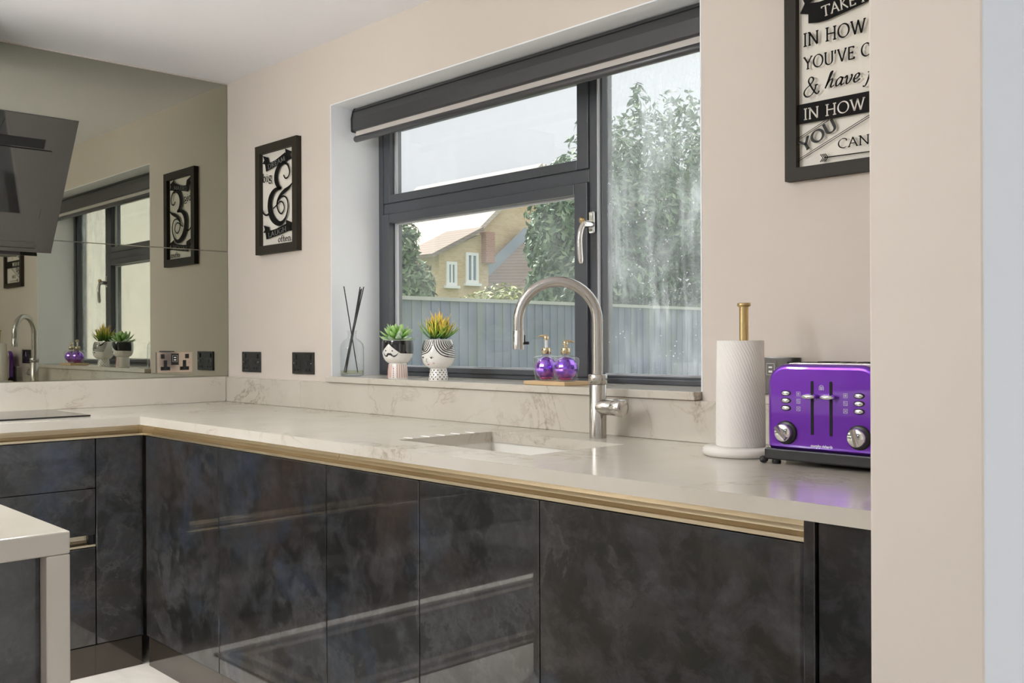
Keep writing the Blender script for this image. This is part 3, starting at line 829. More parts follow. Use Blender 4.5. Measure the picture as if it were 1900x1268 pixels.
SCRIPT = {
 '&': (1.0, [smooth_curve([(.98, .16), (.86, .02), (.70, .14), (.44, .56), (.34, .80), (.44, .98), (.60, .94), (.62, .78), (.46, .60), (.16, .38), (.06, .16), (.20, -.04), (.46, -.02), (.68, .20), (.80, .52)], 5), smooth_curve([(.70, .50), (.80, .53), (.90, .50)], 3)]),
 'h': (0.66, [smooth_curve([(.04, .0), (.18, .36), (.36, .88), (.40, 1.08), (.30, 1.0), (.20, .56), (.05, .0)], 5), smooth_curve([(.1, .14), (.26, .46), (.42, .56), (.46, .44), (.40, .12), (.46, .0), (.60, .12)], 5)]),
 'a': (0.60, [smooth_curve([(.46, .5), (.30, .56), (.12, .36), (.10, .08), (.22, .02), (.40, .24), (.50, .54)], 5), smooth_curve([(.50, .54), (.42, .16), (.46, .01), (.60, .12)], 5)]),
 'v': (0.56, [smooth_curve([(.04, .42), (.14, .56), (.20, .46), (.18, .12), (.26, .02), (.42, .2), (.50, .5), (.42, .58)], 5)]),
 'e': (0.52, [smooth_curve([(.06, .2), (.30, .28), (.42, .46), (.34, .57), (.18, .48), (.10, .22), (.18, .02), (.36, .06), (.50, .2)], 5)]),
 'f': (0.5, [smooth_curve([(-.12, -.36), (.02, -.38), (.14, -.1), (.26, .5), (.38, .98), (.52, 1.06), (.56, .96)], 5), [(.10, .5), (.44, .56)]]),
 ' ': (0.36, []),
}
def ribbon(mb, pts, fn, thick, thin, d0, d1, pen=0.44, const=None):
    P = [Vector((p[0], p[1])) for p in pts]
    P = [p for i, p in enumerate(P) if i == 0 or (p - P[i - 1]).length > 1e-5]
    n = len(P)
    if n < 2:
        return
    lv, rv = [], []
    for i in range(n):
        t = (P[min(i + 1, n - 1)] - P[max(i - 1, 0)]).normalized()
        w = const[i] if const else thin + (thick - thin) * abs(t.x * math.sin(pen) - t.y * math.cos(pen))
        q = Vector((-t.y, t.x)) * w / 2
        lv.append(P[i] + q); rv.append(P[i] - q)
    vs = [fn(p.x, p.y, d0) for p in lv] + [fn(p.x, p.y, d0) for p in rv] + [fn(p.x, p.y, d1) for p in lv] + [fn(p.x, p.y, d1) for p in rv]
    fs = []
    for i in range(n - 1):
        a, b, c, d = i, i + 1, n + i + 1, n + i
        fs += [(a, b, c, d), (a + 2 * n, d + 2 * n, c + 2 * n, b + 2 * n), (a, a + 2 * n, b + 2 * n, b), (d, c, c + 2 * n, d + 2 * n)]
    fs += [(0, n, 3 * n, 2 * n), (n - 1, 3 * n - 1, 4 * n - 1, 2 * n - 1)]
    mb.add(vs, fs)
def write(mb, text, x, y, h, fn, d0, d1, width=None, thick=0.135, thin=0.05, font=GL, slant=0.0, ang=0.0, track=0.06):
    tot = sum(font[c][0] + track for c in text) - track
    sx = (width / tot / h) if width else 1.0
    ca, sa = math.cos(ang), math.sin(ang)
    cx = 0.0
    for c in text:
        adv, strokes = font[c]
        for st in strokes:
            pts = []
            for p in st:
                px = (cx + p[0] + slant * p[1]) * h * sx; py = p[1] * h
                pts.append((x + px * ca - py * sa, y + px * sa + py * ca))
            ribbon(mb, pts, fn, thick * h, thin * h, d0, d1)
        cx += adv + track
def bfont(name, text, size, fn, mat_, parent, bold=0.0, width=None):
    """built-in font, centred, flattened onto a surface through fn(a,b,d)"""
    cu = bpy.data.curves.new('tmp', 'FONT'); cu.body = text; cu.size = size; cu.align_x = 'CENTER'; cu.align_y = 'CENTER'; cu.offset = bold; cu.resolution_u = 3
    to = bpy.data.objects.new('tmp', cu); COL.objects.link(to)
    bpy.context.view_layer.update()
    me = bpy.data.meshes.new_from_object(to.evaluated_get(bpy.context.evaluated_depsgraph_get()))
    vs = [tuple(v.co) for v in me.vertices]; fs = [tuple(p.vertices) for p in me.polygons]
    bpy.data.objects.remove(to); bpy.data.curves.remove(cu); bpy.data.meshes.remove(me)
    if width:
        w = max(v[0] for v in vs) - min(v[0] for v in vs); k = width / w
    else:
        k = 1
    mb = MB().add([fn(v[0] * k, v[1], 0) for v in vs], fs)
    return build(name, mb, mat_, parent)

# ------------------------------------------------------------------ pictures
def picture(x0, x1, z0, z1, fw, label):
    t = thing('framed_picture', label, 'picture', ((x0 + x1) / 2, -0.001, z0), 'framed word pictures')
    y0, y1 = -0.024, -0.0012
    fr = MB()
    fr.prism([(x0, z0), (x1, z0), (x1 - fw, z0 + fw), (x0 + fw, z0 + fw)], lambda a, b, d: (a, d, b), y0, y1)
    fr.prism([(x0, z1), (x0 + fw, z1 - fw), (x1 - fw, z1 - fw), (x1, z1)], lambda a, b, d: (a, d, b), y0, y1)
    fr.prism([(x0, z0), (x0 + fw, z0 + fw), (x0 + fw, z1 - fw), (x0, z1)], lambda a, b, d: (a, d, b), y0, y1)
    fr.prism([(x1, z0), (x1, z1), (x1 - fw, z1 - fw), (x1 - fw, z0 + fw)], lambda a, b, d: (a, d, b), y0, y1)
    build('frame', fr, M['pframe'], t)
    build('backing', B(x0 + fw * 0.6, x1 - fw * 0.6, -0.0065, -0.0035, z0 + fw * 0.6, z1 - fw * 0.6), M['backing'], t)
    return t
wfn = lambda a, b, d: (a, d, b)
D0, D1 = -0.0155, -0.0145      # lettering printed on the front glass, standing off the backing
E0, E1 = -0.0165, -0.0156
p1 = picture(0.3005, 0.640, 1.5535, 2.0205, 0.036, 'small black framed word picture with a large ampersand on the wall left of the window')
am = MB()
up = smooth_curve([(0.5227, 1.8736), (0.5396, 1.8583), (0.5626, 1.8642), (0.5712, 1.885), (0.5545, 1.9136), (0.5231, 1.9249), (0.4885, 1.9158), (0.4648, 1.8899), (0.4619, 1.859), (0.4791, 1.8324), (0.5033, 1.8215)], 5)
lo = smooth_curve([(0.5033, 1.8215), (0.4528, 1.8189), (0.4172, 1.7924), (0.408, 1.7528), (0.4254, 1.7105), (0.4604, 1.6839), (0.4995, 1.6746), (0.5383, 1.6953), (0.5582, 1.7373), (0.5474, 1.7737), (0.5177, 1.7866), (0.483, 1.7785), (0.4689, 1.7577), (0.4791, 1.7299), (0.5041, 1.7149), (0.5275, 1.7339), (0.5174, 1.7592), (0.4933, 1.7662), (0.4671, 1.7547), (0.4389, 1.7429)], 5)
def wl(n, knots):
    out = []
    for i in range(n):
        t = i / (n - 1) * (len(knots) - 1); k = min(int(t), len(knots) - 2); out.append(knots[k] + (knots[k + 1] - knots[k]) * (t - k))
    return out
ribbon(am, up, wfn, 0, 0, D0, D1, const=wl(len(up), [.006, .006, .006, .008, .009, .014, .022, .027, .028, .02, .008]))
ribbon(am, lo, wfn, 0, 0, D0, D1, const=wl(len(lo), [.008, .018, .03, .034, .034, .026, .018, .010, .008, .007, .006, .009, .009, .007, .006, .006, .006, .006, .006, .005]))
dg = smooth_curve([(0.5985, 1.8372), (0.5647, 1.8178), (0.5307, 1.8073), (0.4962, 1.7926), (0.4743, 1.7727), (0.4689, 1.7577)], 5)
ribbon(am, dg, wfn, 0, 0, D0, D1, const=wl(len(dg), [.002, .012, .018, .014, .010, .008]))
tl = smooth_curve([(0.3425, 1.7478), (0.3582, 1.7283), (0.3808, 1.7202), (0.4032, 1.723)], 5)
ribbon(am, tl, wfn, 0, 0, D0, D1, const=wl(len(tl), [.006, .008, .008, .010]))
build('ampersand', am, M['letter'], p1)
def banner(main, left, right, parent):
    mb = MB()
    top = smooth_curve(main[:3], 6); bot = smooth_curve(main[3:], 6)
    mb.prism([(p.x, p.y) for p in top] + [(p.x, p.y) for p in bot], wfn, D0, D1)
    for t_ in (left, right):
        mb.prism(t_, wfn, D0 + 0.0004, D1 + 0.001)
    return build('ribbon_banner', mb, M['letter'], parent)
banner([(0.3709, 1.9383), (0.4494, 1.9441), (0.5363, 1.9667), (0.5600, 1.9300), (0.4843, 1.923), (0.3800, 1.9061)],
       [(0.3513, 1.9774), (0.3964, 1.9642), (0.4051, 1.9382), (0.3691, 1.9385), (0.3492, 1.9435), (0.3647, 1.9573)],
       [(0.5364, 1.9822), (0.5828, 1.9644), (0.5743, 1.9525), (0.585, 1.9335), (0.5598, 1.9326), (0.5405, 1.9617)], p1)
banner([(0.3712, 1.6499), (0.4558, 1.6547), (0.5381, 1.6689), (0.5650, 1.6381), (0.473, 1.6264), (0.3799, 1.6166)],
       [(0.356, 1.6785), (0.4028, 1.6675), (0.4026, 1.6495), (0.3711, 1.6453), (0.353, 1.6468), (0.3667, 1.6593)],
       [(0.5425, 1.6852), (0.5912, 1.6693), (0.5777, 1.6565), (0.591, 1.6379), (0.5675, 1.6377), (0.5406, 1.6664)], p1)
m1 = MB(); write(m1, 'DREAM', 0.397, 1.9135, 0.019, wfn, E0, E1, width=0.142, ang=0.145)
build('lettering', m1, M['lettergrey'], p1)
m1 = MB(); write(m1, 'LAUGH', 0.397, 1.6225, 0.019, wfn, E0, E1, width=0.150, ang=0.115)
build('lettering', m1, M['lettergrey'], p1)
m1 = MB(); write(m1, 'big', 0.3500, 1.8625, 0.034, wfn, D0, D1, width=0.078, thick=0.16)
build('lettering', m1, M['letter'], p1)
m1 = MB(); write(m1, 'often.', 0.4770, 1.5975, 0.0245, wfn, D0, D1, width=0.112, thick=0.17)
build('lettering', m1, M['letter'], p1)

p2 = picture(2.8735, 3.245, 1.5590, 2.10, 0.030, 'larger black framed word picture on the wall beside the pier')
k = MB()
write(k, 'IN HOW', 2.9185, 1.8755, 0.0310, wfn, D0, D1, width=0.157)
build('lettering', k, M['letter'], p2); k = MB()
write(k, "YOU'VE CO", 2.9200, 1.8205, 0.0290, wfn, D0, D1, width=0.195)
build('lettering', k, M['letter'], p2); k = MB()
write(k, '&', 2.9180, 1.7570, 0.043, wfn, D0, D1, font=SCRIPT, thick=0.09, thin=0.035)
build('lettering', k, M['letter'], p2); k = MB()
write(k, 'have f', 2.9735, 1.7660, 0.0340, wfn, D0, D1, font=SCRIPT, width=0.120, thick=0.13, thin=0.045, slant=0.12, track=-0.02)
build('lettering', k, M['letter'], p2); k = MB()
write(k, 'CAN', 3.0060, 1.6205, 0.0215, wfn, D0, D1, width=0.078)
build('lettering', k, M['letter'], p2); k = MB()
for a, b in (((2.9035, 1.6594), (2.975, 1.6908)), ((2.9035, 1.6552), (2.985, 1.6908)), ((2.9035, 1.6090), (3.10, 1.6925)), ((2.9035, 1.6046), (3.10, 1.6880))):
    ribbon(k, [a, b], wfn, 0, 0, D0, D1, const=[0.0012, 0.0012])
build('ruled_lines', k, M['letter'], p2); k = MB()
ribbon(k, [(2.972, 1.6045), (3.13, 1.6020)], wfn, 0, 0, D0, D1, const=[.0024, .0024])
for i in range(4):
    x = 2.9650 + i * 0.0042
    ribbon(k, [(x - 0.003, 1.6135), (x + 0.004, 1.6045), (x - 0.003, 1.5955)], wfn, 0, 0, D0, D1, const=[.0018] * 3)
build('arrow', k, M['letter'], p2)
M['lettersketch'] = simple('charcoal_lettering', (0.06, 0.06, 0.058), 0.6, spec=0.1)
yo = MB(); write(yo, 'YOU', 2.9180, 1.6250, 0.0270, wfn, D0, D1, width=0.098, thick=0.26, thin=0.10, ang=0.46)
build('lettering', yo, M['lettersketch'], p2)
build('band', B(2.9036, 3.2148, D0, D1, 1.6925, 1.7395), M['letter'], p2)
rb = MB()
rb.prism([(2.9329, 1.9755), (2.9327, 1.9284), (2.9600, 1.9244), (2.9819, 1.9250), (3.03, 1.9330), (3.09, 1.9450), (3.12, 1.953), (3.12, 2.004), (3.05, 1.990), (2.985, 1.9740), (2.96, 1.9725)], wfn, D0, D1)
rb.prism([(2.9107, 1.9563), (2.9330, 1.9500), (2.9330, 1.9750), (2.962, 1.992), (2.9107, 2.004), (2.9230, 1.978)], wfn, D0 + 0.0004, D1 + 0.001)
build('ribbon_banner', rb, M['letter'], p2)
k = MB(); write(k, 'IN HOW', 2.9195, 1.7010, 0.0262, wfn, E0, E1, width=0.154)
build('lettering', k, M['letterpale'], p2); k = MB()
write(k, 'TAKE PR', 2.9690, 1.9345, 0.0250, wfn, E0, E1, width=0.135, ang=0.10)
build('lettering', k, M['letterpale'], p2)

# ------------------------------------------------------------------ wall sockets
def socket(label, fn, w, h, pm, usb=True, ins='black'):
    """two-gang plate; fn(a,b,d) with a across, b up, d out of the wall, about the plate centre"""
    t = thing('wall_socket', label, 'socket', fn(0, -h / 2, 0), 'two-gang wall sockets')
    def bx(name, a0, a1, b0, b1, d0, d1, m, parent=t, bev=0.0):
        v = [fn(a, b, d) for a in (a0, a1) for b in (b0, b1) for d in (d0, d1)]
        return build(name, MB().add(v, [(0, 1, 3, 2), (4, 6, 7, 5), (0, 4, 5, 1), (2, 3, 7, 6), (0, 2, 6, 4), (1, 5, 7, 3)]), M[m], parent, bevel=bev)
    bx('plate', -w / 2, w / 2, -h / 2, h / 2, 0.0003, 0.0085, pm, bev=0.0012)
    for s in (-1, 1):
        c = s * w * 0.27
        f = bx('outlet', c - 0.024, c + 0.024, -0.037, 0.012, 0.0086, 0.0092, ins if pm == 'blacknickel' else pm)
        bx('pin_slot', c - 0.0035, c + 0.0035, -0.010, 0.006, 0.0093, 0.0096, 'hole', f)
        bx('pin_slot', c - 0.0185, c - 0.0065, -0.031, -0.023, 0.0093, 0.0096, 'hole', f)
        bx('pin_slot', c + 0.0065, c + 0.0185, -0.031, -0.023, 0.0093, 0.0096, 'hole', f)
        if pm != 'blacknickel':
            bx('shutter', c - 0.008, c + 0.008, -0.021, 0.009, 0.0092, 0.00928, 'black', f)
            bx('shutter', c - 0.021, c + 0.021, -0.035, -0.019, 0.0092, 0.00928, 'black', f)
        bx('switch', c + s * 0.012 - 0.008, c + s * 0.012 + 0.008, 0.016, 0.036, 0.0086, 0.0120, 'black', bev=0.001)
        sc = MB().lathe([(0.0032, 0.0086), (0.0032, 0.0096), (0.001, 0.0100)], axis=tuple(Vector(fn(0, 0, 1)) - Vector(fn(0, 0, 0))), o=fn(s * w * 0.41, 0.0, 0), n=10)
        build('screw', sc, M['nickel' if pm != 'blacknickel' else 'steel2'], t)
    if usb:
        u = bx('usb_module', -0.017, 0.017, -0.012, 0.038, 0.0086, 0.0094, 'blacknickel')
        bx('usb_port', -0.005, 0.005, 0.019, 0.023, 0.0095, 0.0098, 'whiteplastic', u)
        bx('usb_port', -0.005, 0.005, 0.008, 0.013, 0.0095, 0.0098, 'whiteplastic', u)
        for q in ((-0.011, 0.011, 0.030, 0.0306), (-0.011, 0.011, 0.002, 0.0026), (-0.011, -0.0104, 0.002, 0.0306), (0.0104, 0.011, 0.002, 0.0306)):
            bx('usb_outline', q[0], q[1], q[2], q[3], 0.0095, 0.0097, 'whiteplastic', u)
    return t
backwall = lambda cx, cz: (lambda a, b, d: (cx + a, -0.0 - d, cz + b))
leftwall = lambda cy, cz: (lambda a, b, d: (0.0066 + d, cy + a, cz + b))
socket('black socket plate on the wall nearest the mirror corner', backwall(0.226, 1.091), 0.158, 0.089, 'blacknickel', usb=False)
socket('black socket plate on the wall between the corner and the diffuser', backwall(0.654, 1.091), 0.161, 0.089, 'blacknickel', usb=False)
socket('black socket plate partly hidden behind the paper towel roll and purple toaster', backwall(2.823, 1.0895), 0.158, 0.091, 'blacknickel')
socket('polished nickel double socket mounted on the mirror', leftwall(-0.258, 1.0915), 0.160, 0.090, 'nickel')

# ------------------------------------------------------------------ roller blind
bl = thing('roller_blind', 'dark rolled up roller blind across the top of the window', 'blind', (1.74, 0.11, 1.97))
X0, X1 = 0.880, 2.600
cas_p = [(0.083, 2.018), (0.082, 2.060), (0.088, 2.090), (0.095, 2.1035), (0.150, 2.1035), (0.150, 2.013), (0.090, 2.013)]
build('cassette', MB().prism(cas_p, lambda a, b, d: (d, a, b), X0 + 0.004, X1 - 0.004), M['blind'], bl, bevel=0.002)
cap = [(0.079, 2.012), (0.078, 2.062), (0.085, 2.093), (0.093, 2.1045), (0.152, 2.1045), (0.152, 2.008), (0.084, 2.008)]
for a, b in ((X0, X0 + 0.004), (X1 - 0.004, X1)):
    build('end_cap', MB().prism(cap, lambda q, r, d: (d, q, r), a, b), M['blind'], bl)
build('ridge_line', B(X0 + 0.004, X1 - 0.004, 0.0845, 0.0900, 2.0885, 2.0905), M['hole'], bl)
build('fabric', B(X0 + 0.010, X1 - 0.008, 0.096, 0.0975, 1.985, 2.0125), M['blindfab'], bl)
build('bottom_bar', MB().tube([(X0 + 0.004, 0.098, 1.9825), (X0 + 0.008, 0.098, 1.9825), (X1 - 0.008, 0.098, 1.9825), (X1 - 0.004, 0.098, 1.9825)], [0.010, 0.0125, 0.0125, 0.010], 20), M['blind'], bl)

# ------------------------------------------------------------------ tap
TX, TY = 2.343, -0.106
tap = thing('kitchen_tap', 'brushed steel swan neck kitchen tap behind the sink', 'tap', (TX, TY, ZW))
build('body', MB().lathe([(0.0235, ZW + 0.0005), (0.0235, 1.0565), (0.0225, 1.0575)], TX, TY, 40), M['steel'], tap)
build('collar', MB().lathe([(0.0245, 1.0585), (0.0262, 1.0600), (0.0262, 1.0835), (0.0250, 1.0850), (0.016, 1.0850)], TX, TY, 40), M['steel'], tap)
sd = Vector((-0.69, -0.725, 0)).normalized()
RA, RP = 0.1085, 0.0148
zsp = 1.232
pts = [Vector((TX, TY, 1.085)), Vector((TX, TY, 1.16)), Vector((TX, TY, 1.21))]
for i in range(25):
    q = PI * i / 24
    pts.append(Vector((TX, TY, zsp)) + sd * (RA - RA * math.cos(q)) + Vector((0, 0, RA * math.sin(q))))
e = Vector((TX, TY, 0)) + sd * 2 * RA
pts += [Vector((e.x, e.y, 1.20)), Vector((e.x, e.y, 1.158))]
sp = build('spout', MB().tube(pts, RP, 28), M['steel'], tap)
build('nozzle', MB().lathe([(0.0158, 1.1545), (0.0158, 1.205), (0.0149, 1.2062)], e.x, e.y, 28), M['steel'], sp)
rv = Vector((R.x, R.y, 0)).normalized()
bq = Vector((e.x, e.y, 1.172)) + rv * 0.0150
build('pull_button', MB().tube([bq, bq + rv * 0.014], 0.0042, 10), M['black'], sp)
build('button_stem', MB().tube([bq + rv * 0.002 + Vector((0, 0, -0.002)), bq + rv * 0.002 + Vector((0, 0, 0.022))], 0.0016, 8), M['black'], sp)
lv = build('lever', MB().lathe([(0.0215, 0.010), (0.0215, 0.062), (0.0208, 0.0625)], axis=(1, -0.06, 0), o=(TX, TY, 0.9965), n=36), M['steel'], tap)
build('lever_grip', MB().lathe([(0.0222, 0.0640), (0.0228, 0.0655), (0.0228, 0.0940), (0.0215, 0.0955), (0.0, 0.0955)], axis=(1, -0.06, 0), o=(TX, TY, 0.9965), n=36), M['steel2'], lv)

# ------------------------------------------------------------------ soap dispensers on a wooden tray
tr = thing('soap_tray', 'small pale wooden tray on the window sill', 'tray', (2.05, 0.035, ZS))
build('board', B(1.962, 2.1365, -0.021, 0.088, ZS + 0.0004, ZS + 0.0125), M['traywood'], tr, bevel=0.0015)
def dispenser(cx, cy, label, pump_up, spin):
    z0 = ZS + 0.0130
    t = thing('soap_dispenser', label, 'soap dispenser', (cx, cy, z0), 'purple soap dispensers')
    prof = [(0.029, z0), (0.0340, z0 + 0.003), (0.0395, z0 + 0.030), (0.0430, z0 + 0.056), (0.0425, z0 + 0.068), (0.034, z0 + 0.0745), (0.015, z0 + 0.0765), (0.011, z0 + 0.079), (0.011, z0 + 0.083)]
    build('glass_bottle', MB().lathe(prof, cx, cy, 32), M['clear'], t)
    c0, r = z0 + 0.0385, 0.0362
    sph = [(r * math.sin(a), c0 - 0.96 * r * math.cos(a)) for a in [PI * (0.20 + 0.80 * i / 14) for i in range(15)]]
    sph[-1] = (0.0, sph[-1][1])
    b = build('soap_bowl', MB().lathe(sph, cx, cy, 18, smooth=False), M['soap'], t)
    build('soap_base', MB().lathe([(0.0, z0 + 0.0025), (0.017, z0 + 0.003), (0.0225, z0 + 0.0095), (0.0, z0 + 0.0098)], cx, cy, 24), M['soapbase'], b)
    build('collar', MB().lathe([(0.0125, z0 + 0.0805), (0.0145, z0 + 0.0815), (0.0145, z0 + 0.0985), (0.0125, z0 + 0.1005), (0.008, z0 + 0.1005)], cx, cy, 24), M['brass_bright'], t)
    zt = z0 + 0.1005 + pump_up
    st = build('pump_stem', MB().lathe([(0.0045, z0 + 0.1005), (0.0050, zt)], cx, cy, 16), M['whiteplastic' if pump_up > 0.02 else 'brass_bright'], t)
    build('pump_head', MB().lathe([(0.0075, zt), (0.0082, zt + 0.001), (0.0082, zt + 0.010), (0.0070, zt + 0.0115)], cx, cy, 20), M['brass_bright'], t)
    d = rv * spin
    q = [Vector((cx, cy, zt + 0.0115)) - d * 0.006, Vector((cx, cy, zt + 0.0125)) + d * 0.006, Vector((cx, cy, zt + 0.0120)) + d * 0.018, Vector((cx, cy, zt + 0.0085)) + d * 0.0255]
    build('pump_nozzle', MB().tube(q, [0.0045, 0.0045, 0.0036, 0.0030], 12), M['brass_bright'], t)
M['brass_bright'] = simple('pale_gold_metal', (0.66, 0.55, 0.36), 0.14, metal=1.0)
dispenser(2.0050, 0.0360, 'left purple soap dispenser with its pump raised on a white stem', 0.0245, -1)
dispenser(2.0930, 0.0300, 'right purple soap dispenser with its gold pump pushed low', 0.008, 1)

# ------------------------------------------------------------------ face planters
FH = Vector((F.x, F.y, 0)).normalized()
def lerp_prof(prof, z):
    for (r0, z0), (r1, z1) in zip(prof, prof[1:]):
        if z0 <= z <= z1:
            return r0 + (r1 - r0) * (z - z0) / max(z1 - z0, 1e-9)
    return prof[-1][0] if z > prof[-1][1] else prof[0][0]
def surf(cx, cy, prof):
    def fn(a, b, d):         # a = angle in radians measured from the side facing the room, b = height
        r = lerp_prof(prof, b) + d
        q = Vector((cx, cy, 0)) + rv * (r * math.sin(a)) - FH * (r * math.cos(a))
        return (q.x, q.y, b)
    return fn
def patch(fn, a0, a1, lo, hi, n=28, m=8, d=0.0006):
    mb = MB()
    vs = []
    for i in range(n + 1):
        a = a0 + (a1 - a0) * i / n
        l, h = lo(a), hi(a)
        for j in range(m + 1):
            vs.append(fn(a, l + (h - l) * j / m, d))
    fs = [(i * (m + 1) + j, (i + 1) * (m + 1) + j, (i + 1) * (m + 1) + j + 1, i * (m + 1) + j + 1) for i in range(n) for j in range(m)]
    return mb.add(vs, fs, True)
def dot(mb, fn, a, b, ra, rb, d=0.0007):
    vs = [fn(a, b, d)] + [fn(a + ra * math.cos(2 * PI * i / 12), b + rb * math.sin(2 * PI * i / 12), d) for i in range(12)]
    mb.add(vs, [(0, i + 1, (i + 1) % 12 + 1) for i in range(12)])
def curve_on(mb, fn, pts, w, d=0.0008, n=6):
    c = smooth_curve(pts, n)
    r = 0.05
    f2 = lambda a, b, dd: fn(a / r, b, dd)
    ribbon(mb, [(p.x * r, p.y) for p in c], f2, 0, 0, d, 0.0001, const=[w] * len(c) if not isinstance(w, list) else wl(len(c), w))
def leaf_mesh(name, L, w, th, m, curl=0.0):
    """a pointed leaf along +Z, seven stations, keeled below"""
    mb = MB()
    st = [(0, .30), (.2, .62), (.45, .95), (.65, 1.0), (.82, .75), (.94, .35), (1, .02)]
    vs = []
    for t, k in st:
        y = curl * t * t
        vs += [(-w / 2 * k, y, L * t), (0, y - th * k, L * t), (w / 2 * k, y, L * t), (0, y + th * 0.25 * k, L * t)]
    fs = [(i * 4 + j, i * 4 + (j + 1) % 4, (i + 1) * 4 + (j + 1) % 4, (i + 1) * 4 + j) for i in range(6) for j in range(4)] + [(3, 2, 1, 0), (24, 25, 26, 27)]
    mb.add(vs, fs, True)
    return mb.mesh(name, m)
def put_leaf(me, parent, loc, az, el, sc, roll=0.0):
    o = bpy.data.objects.new('leaf', me)
    COL.objects.link(o)
    o.parent = parent
    d = Vector((math.cos(az) * math.cos(el), math.sin(az) * math.cos(el), math.sin(el)))
    o.rotation_mode = 'QUATERNION'
    o.rotation_quaternion = d.to_track_quat('Z', 'Y')
    o.location = loc
    o.scale = (sc, sc, sc)
    return o

def planter(cx, cy, label, neck, head):
    t = thing('face_planter', label, 'planter', (cx, cy, ZS), 'ceramic face planters')
    build('neck', MB().lathe(neck, cx, cy, 40), M['ceramic'], t)
    rim = head[-1]
    inner = [(rim[0] - 0.004, rim[1] + 0.0005), (rim[0] - 0.006, rim[1] - 0.012), (0.0, rim[1] - 0.012)]
    h = build('head_bowl', MB().lathe(head + inner, cx, cy, 48), M['ceramic'], t)
    build('filler', MB().lathe([(rim[0] - 0.0065, rim[1] - 0.0115), (rim[0] - 0.0065, rim[1] - 0.008), (0.0, rim[1] - 0.004)], cx, cy, 24), M['soil'], t)
    return t, h
# the man
mx, my = 1.2650, 0.0175
nk = [(0.0362, ZS + 0.0004), (0.0368, ZS + 0.003), (0.0355, 1.075), (0.0325, 1.0975), (0.031, 1.100)]
hd = [(0.024, 1.0975), (0.036, 1.1005), (0.046, 1.109), (0.0525, 1.121), (0.0558, 1.136), (0.0565, 1.150), (0.0560, 1.166), (0.0548, 1.180), (0.0535, 1.1832)]
t, h = planter(mx, my, 'white head planter with moustache and black hair holding a green succulent', nk, hd)
fn = surf(mx, my, hd)
PKA = -0.50
def mhair(a):
    x = abs(a - PKA)
    return 1.1715 - 0.036 * min(1.0, (x / 0.78)) ** 0.85 - 0.002 * max(0, x - 0.78)
build('hair', patch(fn, PKA - 2.4, PKA + 2.6, mhair, lambda a: 1.1820, n=60), M['ink'], h)
fm = MB()
dot(fm, fn, -0.74, 1.1452, 0.05, 0.0026); dot(fm, fn, -0.24, 1.1445, 0.05, 0.0026)
curve_on(fm, fn, [(-0.98, 1.1370), (-0.86, 1.1275), (-0.70, 1.1260), (-0.54, 1.1335), (-0.42, 1.1300)], [.001, .004, .006, .0075, .006])
curve_on(fm, fn, [(-0.50, 1.1315), (-0.38, 1.1325), (-0.20, 1.1255), (-0.02, 1.1275), (0.16, 1.1370)], [.006, .0075, .006, .004, .001])
build('face', fm, M['ink'], h)
fnn = surf(mx, my, nk)
sm = MB()
for a in (-1.35, -1.1, -0.86, -0.64, 0.05, 0.28, 0.52, 0.78, 1.05, 1.32):
    curve_on(sm, fnn, [(a, ZS + 0.004), (a, 1.065), (a, 1.083), (a, 1.0955)], [.0052, .0048, .0042, .0038])
build('stripes', sm, M['pink'], t)
bm_ = MB()
for i in range(5):
    dot(bm_, fnn, -0.34, ZS + 0.006 + i * 0.0075, 0.055, 0.0021)
curve_on(bm_, fnn, [(-0.46, 1.088), (-0.34, 1.0795), (-0.22, 1.088)], .0012)
build('buttons', bm_, M['red'], t)
LA = leaf_mesh('leaf', 0.066, 0.024, 0.006, M['succulent'], 0.010)
LB = leaf_mesh('leaf', 0.066, 0.022, 0.006, M['succulent_pale'], 0.010)
base = Vector((0, 0, 1.178 - ZS))
for ring, (n, el, sc, up_) in enumerate(((11, 0.16, 1.05, 0.000), (10, 0.46, 1.0, 0.006), (8, 0.80, 0.92, 0.010), (5, 1.12, 0.78, 0.013), (3, 1.38, 0.62, 0.014))):
    for i in range(n):
        az = 2 * PI * (i + 0.37 * ring) / n + random.uniform(-.15, .15)
        put_leaf(LB if (ring < 2 and random.random() < .45) else LA, t, base + Vector((math.cos(az), math.sin(az), 0)) * 0.006 + Vector((0, 0, up_)), az, el + random.uniform(-.1, .1), sc * random.uniform(.9, 1.08))
# the woman
wx, wy = 1.5130, 0.0060
nk = [(0.0345, ZS + 0.0004), (0.0350, ZS + 0.003), (0.0325, 1.060), (0.0290, 1.0825), (0.027, 1.0865)]
hd = [(0.022, 1.0835), (0.034, 1.0870), (0.046, 1.0950), (0.0535, 1.1060), (0.0570, 1.1200), (0.0575, 1.1340), (0.0555, 1.1530), (0.0520, 1.1700), (0.0475, 1.1815), (0.0460, 1.1835)]
t, h = planter(wx, wy, 'white head planter with striped hair and a lady face holding a yellow spiky plant', nk, hd)
fn = surf(wx, wy, hd)
sm = MB()
PA = -0.26
for s, ze, amax in ((1, 1.1215, 1.62), (-1, 1.1290, -1.75)):
    for i in range(9):
        a0 = PA + s * (0.035 + 0.155 * i)
        z1 = ze + 0.0062 * i
        a1 = PA + s * (1.78 + 0.05 * i)
        curve_on(sm, fn, [(a0, 1.1820), (a0 + s * 0.05, 1.1640 + 0.0010 * i), (a0 + s * 0.28, 1.1430 + 0.0026 * i), (a0 + s * 0.70 if a0 * s + .7 < a1 * s else (a0 + a1) / 2, z1 + 0.006), (a1, z1)], [.0022, .0030, .0034, .0032, .0026], n=7)
build('hair_stripes', sm, M['ink'], h)
fm = MB()
dot(fm, fn, -0.36, 1.1215, 0.055, 0.0026); dot(fm, fn, -1.06, 1.1220, 0.06, 0.0026)
